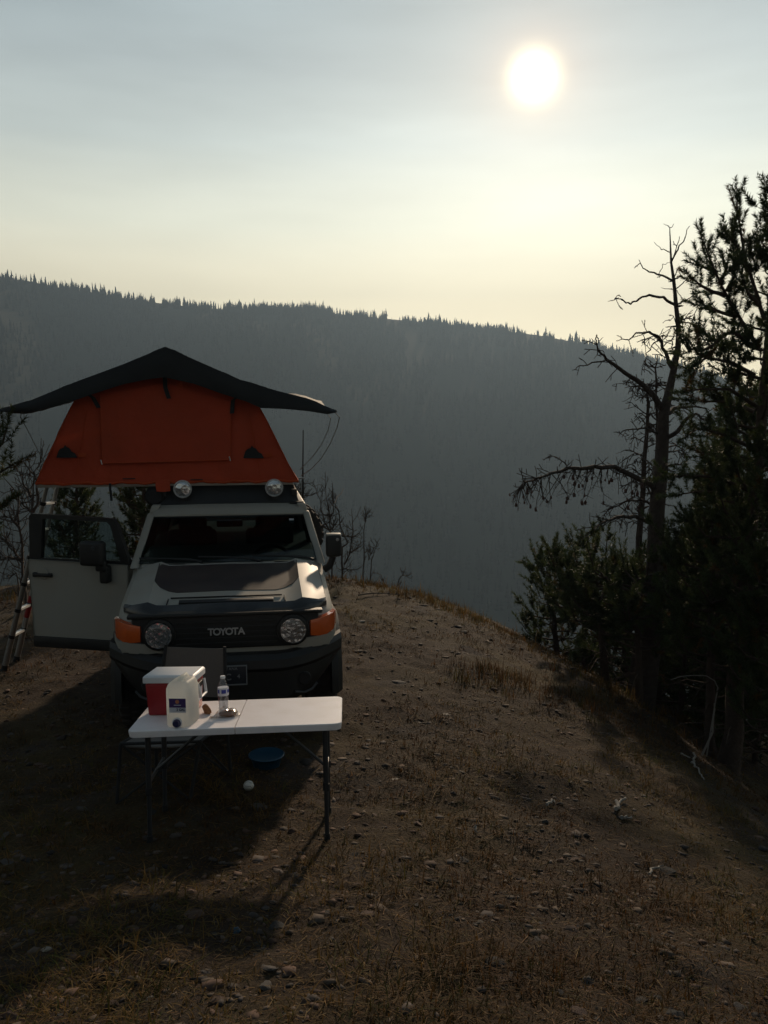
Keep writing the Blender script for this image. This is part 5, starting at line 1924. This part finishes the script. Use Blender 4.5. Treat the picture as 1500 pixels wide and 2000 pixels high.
shrub('bare dead shrub rising behind the ladder', 12.6, [[(320, 1800), (310, 1200), (300, 950), (290, 750), (310, 540)], [(310, 1150), (360, 950), (370, 700), (390, 600)], [(305, 950), (250, 850), (230, 700)], [(310, 1100), (240, 1040), (225, 950)]], cl, 14, .4, .024, 42)
shrub('low bare twigs in the grass below the open door', 12.0, [[(200, 1790), (150, 1700), (80, 1720)], [(200, 1790), (230, 1680), (200, 1620)]], cl, 8, .25, .012, 43)


# ------------------------------------------------------------------ stones, sticks, litter
rock_meshes = {}


def rock_mesh(k, key, n=2):
    if (k, key) not in rock_meshes:
        rr_ = np.random.default_rng(900 + k)
        bm = bmesh.new()
        for _ in range(15 if n < 3 else 22):
            a_ = rr_.uniform(0, 2 * math.pi)
            q_ = rr_.uniform(.75, 1.0)
            h_ = rr_.uniform(-1, 1)
            q_ *= (1 - .35 * abs(h_))
            bm.verts.new((q_ * math.cos(a_), q_ * math.sin(a_), .62 * h_ + .35))
        ch = bmesh.ops.convex_hull(bm, input=bm.verts)
        bmesh.ops.delete(bm, geom=[v for v in bm.verts if not v.link_faces], context='VERTS')
        bmesh.ops.bevel(bm, geom=bm.edges[:], offset=.05, segments=1, affect='EDGES', clamp_overlap=True)
        bmesh.ops.recalc_face_normals(bm, faces=bm.faces)
        me = bpy.data.meshes.new('stone')
        bm.to_mesh(me)
        bm.free()
        me.materials.append(M[key])
        rock_meshes[(k, key)] = me
    return rock_meshes[(k, key)]


def ground_hit(px, py):
    """where the ray through a photo pixel meets the ground"""
    lo, hi = 1.0, 60.0
    Ys = np.linspace(1.5, 30, 1200)
    for Y in Ys:
        p = at(px, py, Y)
        if p[2] <= gzf(p[0], p[1]):
            return p[0], p[1]
    return None


def rock(px, py, wpx, label, key='rock', flat=.4, k=0, rz=0.0, group=None, asp=.7):
    h = ground_hit(px, py)
    if h is None:
        return
    x, y = h
    s = wpx / 2 / FPX * math.hypot(y, 1.5)
    o = bpy.data.objects.new('stone', rock_mesh(k, key, 3))
    COL.objects.link(o)
    o.location = (x, y, gzf(x, y) - s * flat * .35)
    o.scale = (s, s * asp, s * flat)
    o.rotation_euler = (rng.uniform(-.15, .15), rng.uniform(-.15, .15), rz)
    tag(o, label, 'stone', group)


for a in (
    (505, 1578, 44, 'pale angular stone under the table front, right of centre', 'rock', .55, 1, .2),
    (965, 1888, 66, 'dark rounded boulder half sunk in grass at bottom centre', 'rock_dark', .60, 2, .1),
    (540, 1812, 46, 'dark blocky stone at the shadow edge below the table', 'rock_dark', .65, 3, .5),
    (720, 1790, 52, 'flat reddish stone right of the shadow below the table', 'rock_red', .40, 4, .2),
    (378, 1792, 58, 'sunlit reddish slab in the gap between the shadows', 'rock_red', .45, 5, -.2),
    (258, 1818, 40, 'small sunlit slab left of the larger reddish slab', 'rock_red', .30, 6, .1),
    (88, 1858, 40, 'pale grey flake lying at lower left', 'rock_pale', .18, 7, .5),
    (140, 1866, 34, 'dull grey flake next to the pale one at lower left', 'rock', .22, 8, -.3),
    (222, 1904, 46, 'flat grey slab in shade at lower left', 'rock', .20, 9, .1),
    (402, 1898, 32, 'oval grey stone in shade below the sunlit slab', 'rock', .3, 10, .0),
    (220, 1968, 34, 'upright brown stone at the bottom edge, left', 'rock_red', 1.2, 11, .0),
    (295, 1952, 24, 'small tan stone beside the upright brown stone', 'rock_pale', .5, 12, .3),
    (768, 1523, 32, 'thin pale flake lying right of the table legs', 'rock_pale', .16, 13, .1),
    (870, 1397, 24, 'pale oblong stone on the slope right of the table', 'rock_pale', .35, 14, -.4),
    (822, 1413, 18, 'small pale flake left of the oblong stone', 'rock_pale', .18, 15, .2),
    (1060, 1608, 30, 'dark flat stone on the right slope near the bleached sticks', 'rock_dark', .4, 16, .2),
    (1275, 1842, 40, 'dark stone in the grass at lower right', 'rock_dark', .5, 17, .1),
    (1318, 1990, 56, 'dark rounded stone at the bottom right edge', 'rock_dark', .6, 18, .0),
    (1300, 1705, 48, 'grey stone with a pale stick on it, right slope', 'rock_dark', .35, 19, .2),
    (640, 1785, 30, 'dark pebble pile stone right of the sunlit slab', 'rock', .5, 20, .1),
    (780, 1335, 40, 'grey-violet stone on the slope level with the table back', 'rock', .35, 21, .0),
    (905, 1235, 26, 'small dark stone high on the right slope', 'rock_dark', .4, 22, .0),
    (705, 1215, 20, 'pale stone beside the right front flare', 'rock_pale', .3, 23, .0),
):
    rock(*a)

GEN = []
for k in range(1500):
    px = rng.uniform(-30, 1530)
    py = 1190 + 810 * rng.uniform() ** .75
    if len(GEN) >= 240:
        break
    mask = float(vnoise(px / 260, py / 170, 81))
    left = px < 560
    if mask < (.0 if not left else -.25):
        continue
    if 215 < px < 680 and py < 1460:
        continue
    if px > 660 and py < 1130 + (px - 660) * .35:
        continue
    GEN.append((px, py))
for px, py in GEN:
    h = ground_hit(px, py)
    if h is None or h[1] > 16:
        continue
    x, y = h
    s = float(np.clip(rng.gamma(3.0, .0075), .012, .05)) * (1 + .05 * y)
    key = ['rock', 'rock', 'rock_red', 'rock_red', 'rock_dark'][rng.integers(0, 5)]
    o = bpy.data.objects.new('stone', rock_mesh(int(rng.integers(30, 38)), key))
    COL.objects.link(o)
    o.location = (x, y, gzf(x, y) - s * .12)
    o.scale = (s, s * rng.uniform(.55, .95), s * rng.uniform(.18, .42))
    o.rotation_euler = (rng.normal(0, .22), rng.normal(0, .22), rng.uniform(0, 6.28))
    if py < 1300:
        zone = 'high on the slope near the crest' if px > 400 else 'on the ground below the open door'
    elif py < 1500:
        zone = 'on the slope right of the table' if px > 950 else ('on the ground just beside the table' if px > 640 else 'left of the camp chair')
    elif py < 1700:
        zone = 'on the grassy slope at middle right' if px > 950 else ('right of the table legs' if px > 560 else 'in the shade around the table legs')
    elif py < 1860:
        zone = 'at lower right in the dry grass' if px > 950 else ('in the sunlit middle foreground' if px > 540 else 'in the dark shade at lower left')
    else:
        zone = 'near the bottom edge, right' if px > 1000 else ('near the bottom edge, centre' if px > 500 else 'near the bottom edge, left')
    cn = {'rock': 'grey', 'rock_red': 'reddish-brown', 'rock_dark': 'dark'}[key]
    tag(o, 'small %s stone %s' % (cn, zone), 'stone', 'small %s stones %s' % (cn, zone))


def stick(name, label, pix, rad, m='wood_pale', lift=.02, cat='branch', sub=0):
    P = []
    for a, b in pix:
        h = ground_hit(a, b)
        if h is None:
            return
        P.append(np.array([h[0], h[1], gzf(*h) + lift]))
    B = P[0] - np.array([0, 0, lift])
    t = thing(name, label, cat, tuple(B))
    w = Wood()
    rnd = np.random.default_rng(int(pix[0][0]))
    twiggy(w, [p - B for p in P], rad, rad * .45, rnd, sub, .12, .3)
    part('wood', (w.V, w.F), M[m], t, smooth=60)


stick('fallen_branch', 'bleached crooked branch on the ground before the tall pine', [(1354, 1476), (1356, 1494), (1357, 1503), (1364, 1506), (1370, 1520), (1375, 1529)], .012, lift=.03)
stick('fallen_branch', 'short bleached stick left of the crooked branch', [(1330, 1478), (1338, 1482), (1346, 1485)], .010, lift=.03)
stick('fallen_branch', 'stubby curved bleached stick on the right slope', [(1203, 1588), (1206, 1578), (1214, 1570), (1222, 1566)], .016, lift=.03)
stick('fallen_branch', 'small bleached stick below the stubby curved one', [(1214, 1602), (1224, 1600), (1234, 1600)], .014, lift=.02)
stick('fallen_branch', 'small curved bleached stick left of the stubby one', [(1070, 1580), (1076, 1574), (1082, 1569)], .012, lift=.02)
stick('fallen_branch', 'thin pale twig on the slope in the middle right', [(926, 1624), (930, 1628), (933, 1633)], .007, lift=.02)
stick('fallen_branch', 'thin pale twig propped on the grey stone', [(1268, 1716), (1280, 1706), (1296, 1702)], .008, lift=.03)
stick('fallen_branch', 'long dark twig lying on the crest right of the vehicle', [(700, 1168), (740, 1164), (790, 1166)], .012, m='twig', lift=.04, sub=5)

# pale arching fallen branches under the trees
def arch(label, pts, Y, r):
    P = [at(a, b, Y) for a, b in pts]
    B = gp(pts[-1][0], Y, 0)
    t = thing('arching_branch', label, 'branch', tuple(B))
    P.append(B)
    part('wood', tube([p - B for p in P], list(np.linspace(r * .5, r, len(P))), 6), M['wood_pale'], t)


arch('pale arching dead branch between the tree trunks on the right', [(1310, 1328), (1330, 1321), (1355, 1319), (1380, 1320), (1396, 1330), (1402, 1343)], 9.6, .008)
arch('pale upright dead stick left of the tall pine trunk', [(1395, 1374), (1396, 1386), (1393, 1405), (1392, 1430)], 9.3, .012)

# a scrap of blue litter in the shade
h = ground_hit(464, 1826)
lt = thing('litter_scrap', 'small scrap of faded blue litter on the shaded ground', 'litter', (h[0], h[1], gzf(*h) + .01))
part('scrap', thick(sheet([[(x, y, .018 * float(vnoise(x * 60, y * 60, 91))) for x in np.linspace(-.016, .016, 6)] for y in np.linspace(-.016, .016, 6)]), .001), M['blue'], lt)


# gravel
def gravel():
    n = 15000
    A = rng.uniform(-math.radians(36), math.radians(36), n)
    R_ = np.exp(rng.uniform(math.log(2.0), math.log(15), n))
    X = R_ * np.sin(A)
    Y = R_ * np.cos(A)
    keep = (vnoise(X / .9, Y / .9, 95) + .5 * vnoise(X / .3, Y / .3, 96)) + .6 * rng.uniform(-1, 1, n) > -.3
    X, Y = X[keep], Y[keep]
    n = len(X)
    bm = bmesh.new()
    bmesh.ops.create_icosphere(bm, subdivisions=1, radius=1)
    bv = np.array([v.co[:] for v in bm.verts])
    bf = np.array([[v.index for v in f.verts] for f in bm.faces])
    bm.free()
    s = np.clip(rng.gamma(2.0, .0052, n), .004, .030)
    s = s * (1 + .04 * Y)
    sc = s[:, None] * np.stack([rng.uniform(.7, 1.3, n), rng.uniform(.6, 1.1, n), rng.uniform(.18, .45, n)], 1)
    jit = bv[None] * (1 + rng.uniform(-.55, .45, (n, len(bv), 1)))
    P = jit * sc[:, None, :]
    c, s_ = np.cos(rng.uniform(0, 6.28, n))[:, None], np.sin(rng.uniform(0, 6.28, n))[:, None]
    x = P[..., 0] * c - P[..., 1] * s_
    y = P[..., 0] * s_ + P[..., 1] * c
    P = np.stack([x + X[:, None], y + Y[:, None], P[..., 2] + gz(X, Y)[:, None] + sc[:, 2:3] * .35], -1)
    F = (bf[None] + (np.arange(n) * len(bv))[:, None, None]).reshape(-1, 3)
    me = build_mesh('gravel', P.reshape(-1, 3), F)
    base = np.array([[1, 1, 1], [1.15, .85, .7], [.6, .62, .66], [1.3, 1.2, 1.05]])[rng.integers(0, 4, n)]
    add_tint(me, base * rng.uniform(.55, 1.35, (n, 1)), len(bv))
    o = link('gravel', me, M['gravel'])
    tag(o, 'loose brown and grey gravel strewn over the hilltop', 'gravel', kind='stuff')


gravel()


# dry grass
def grass():
    n = 40000
    A = rng.uniform(-math.radians(37), math.radians(37), n)
    R_ = np.exp(rng.uniform(math.log(1.9), math.log(24), n))
    X = R_ * np.sin(A)
    Y = R_ * np.cos(A)
    cover = vnoise(X / 1.3, Y / 1.3, 97) + .6 * vnoise(X / .45, Y / .45, 98)
    right = np.clip((X + .9 + (Y - 6) * .04) / 1.2, 0, 1)
    far = np.clip((Y - 8) / 4, 0, 1)
    keep = cover + .9 * rng.uniform(-1, 1, n) > .30 - 1.05 * np.maximum(right, far)
    # not inside the vehicle footprint
    lx = (X - VEH[0]) * math.cos(YAW) + (Y - VEH[1]) * math.sin(YAW)
    ly = -(X - VEH[0]) * math.sin(YAW) + (Y - VEH[1]) * math.cos(YAW)
    keep &= ~((np.abs(lx) < .95) & (ly > -.1) & (ly < 4.6))
    X, Y, R_ = X[keep], Y[keep], R_[keep]
    # a few taller clumps
    cl = []
    for px, py, r, k in ((960, 1335, .28, 90), (1130, 1262, .30, 70), (1000, 1325, .2, 50), (1160, 1390, .35, 70), (1210, 1400, .3, 70), (1380, 1425, .25, 80), (1340, 1410, .25, 60), (720, 1130, .5, 70), (860, 1165, .5, 60), (20, 1165, .5, 90), (80, 1170, .4, 60)) + tuple((px_, float(np.interp(px_, [650, 750, 850, 980, 1120, 1250], [1134, 1146, 1177, 1229, 1302, 1382])), .4, 34) for px_ in range(650, 1260, 22)):
        h = ground_hit(px, py)
        if h is None:
            continue
        for _ in range(k):
            cl.append((h[0] + rng.normal(0, r), h[1] + rng.normal(0, r)))
    cl = np.array(cl)
    tall = np.concatenate([np.zeros(len(X)), np.ones(len(cl))])
    X = np.concatenate([X, cl[:, 0]])
    Y = np.concatenate([Y, cl[:, 1]])
    m = len(X)
    per = 6
    X = np.repeat(X, per) + rng.normal(0, .022, m * per)
    Y = np.repeat(Y, per) + rng.normal(0, .022, m * per)
    T = np.repeat(tall, per)
    Z = gz(X, Y) - .004
    N = len(X)
    h = rng.gamma(4, .009, N) * (1 + 1.5 * T) + .010
    th_ = rng.uniform(0, 2 * math.pi, N)
    clump = vnoise(X / .55, Y / .55, 201) + .6 * vnoise(X / .21, Y / .21, 202)
    h = h * np.clip(.85 + .75 * clump, .35, 2.0)
    lean = rng.uniform(.4, 2.4, N) * (1 - .62 * T)
    dx, dy = np.cos(th_), np.sin(th_)
    w = rng.uniform(.0013, .0028, N) * (1 + .05 * Y)
    sxv, syv = -dy * w, dx * w
    m1 = np.stack([X + dx * h * lean * .4, Y + dy * h * lean * .4, Z + h * np.maximum(.66 - .2 * lean, .12)], -1)
    tip = np.stack([X + dx * h * lean, Y + dy * h * lean, Z + h * np.maximum(1.05 - .42 * lean, .10)], -1)
    b = np.stack([X, Y, Z], -1)
    sv = np.stack([sxv, syv, np.zeros(N)], -1)
    V = np.stack([b - sv, b + sv, m1 + sv * .8, m1 - sv * .8, tip], 1).reshape(-1, 3)
    o_ = np.arange(N)[:, None] * 5
    F = np.concatenate([o_ + np.array([[0, 1, 2]]), o_ + np.array([[0, 2, 3]]), o_ + np.array([[3, 2, 4]])])
    me = build_mesh('grass', V, F)
    tone = np.repeat(rng.uniform(.45, 1.35, (m, 1)), per, 0) * rng.uniform(.75, 1.25, (N, 1))
    hue = np.repeat(rng.uniform(0, 1, (m, 1)), per, 0)
    col = tone * (np.array([[1.0, .95, .9]]) * (1 - hue) + np.array([[1.0, .80, .62]]) * hue)
    pt = np.clip(.5 + .8 * vnoise(X / 1.25, Y / 1.25, 203) + .5 * vnoise(X / .4, Y / .4, 204), 0, 1)[:, None]
    col = col * (pt * np.array([[1.18, 1.16, .95]]) + (1 - pt) * np.array([[.80, .66, .66]]))
    green = np.repeat((rng.uniform(size=(m, 1)) < .18), per, 0)
    col = np.where(green, col * np.array([[.55, .85, .55]]), col)
    add_tint(me, col, 5)
    o = link('grass', me, M['grass'])
    tag(o, 'short dry brown grass covering the hilltop', 'grass', kind='stuff')



def litter():
    n = 26000
    A = rng.uniform(-math.radians(37), math.radians(37), n)
    R_ = np.exp(rng.uniform(math.log(1.9), math.log(16), n))
    X = R_ * np.sin(A)
    Y = R_ * np.cos(A)
    th_ = rng.uniform(0, 2 * math.pi, n)
    L = rng.gamma(3, .012, n) * (1 + .05 * Y)
    dx, dy = np.cos(th_) * L, np.sin(th_) * L
    w = rng.uniform(.0008, .0022, n) * (1 + .06 * Y)
    z0 = gz(X, Y) + rng.uniform(.002, .010, n)
    z1 = gz(X + dx, Y + dy) + rng.uniform(.002, .016, n)
    sv = np.stack([-np.sin(th_) * w, np.cos(th_) * w, np.zeros(n)], -1)
    a = np.stack([X, Y, z0], -1)
    b = np.stack([X + dx, Y + dy, z1], -1)
    V = np.stack([a - sv, a + sv, b + sv * .5, b - sv * .5], 1).reshape(-1, 3)
    me = build_mesh('straw_litter', V, np.arange(4 * n).reshape(-1, 4))
    col = rng.uniform(.5, 2.2, (n, 1)) * np.where(rng.uniform(size=(n, 1)) < .4, np.array([[1.0, .95, .9]]), np.array([[.75, .55, .5]]))
    add_tint(me, col, 4)
    o = link('straw_litter', me, M['grass'])
    tag(o, 'dry straw and twig litter lying flat on the soil', 'straw', kind='stuff')


grass()
litter()

# ------------------------------------------------------------------ smoke haze
hz = link('haze', build_mesh('haze', *box((0, 0, 20), (5200, 5200, 640))), haze_mat())
tag(hz, 'thin wildfire smoke hanging in the valley air', kind='stuff')
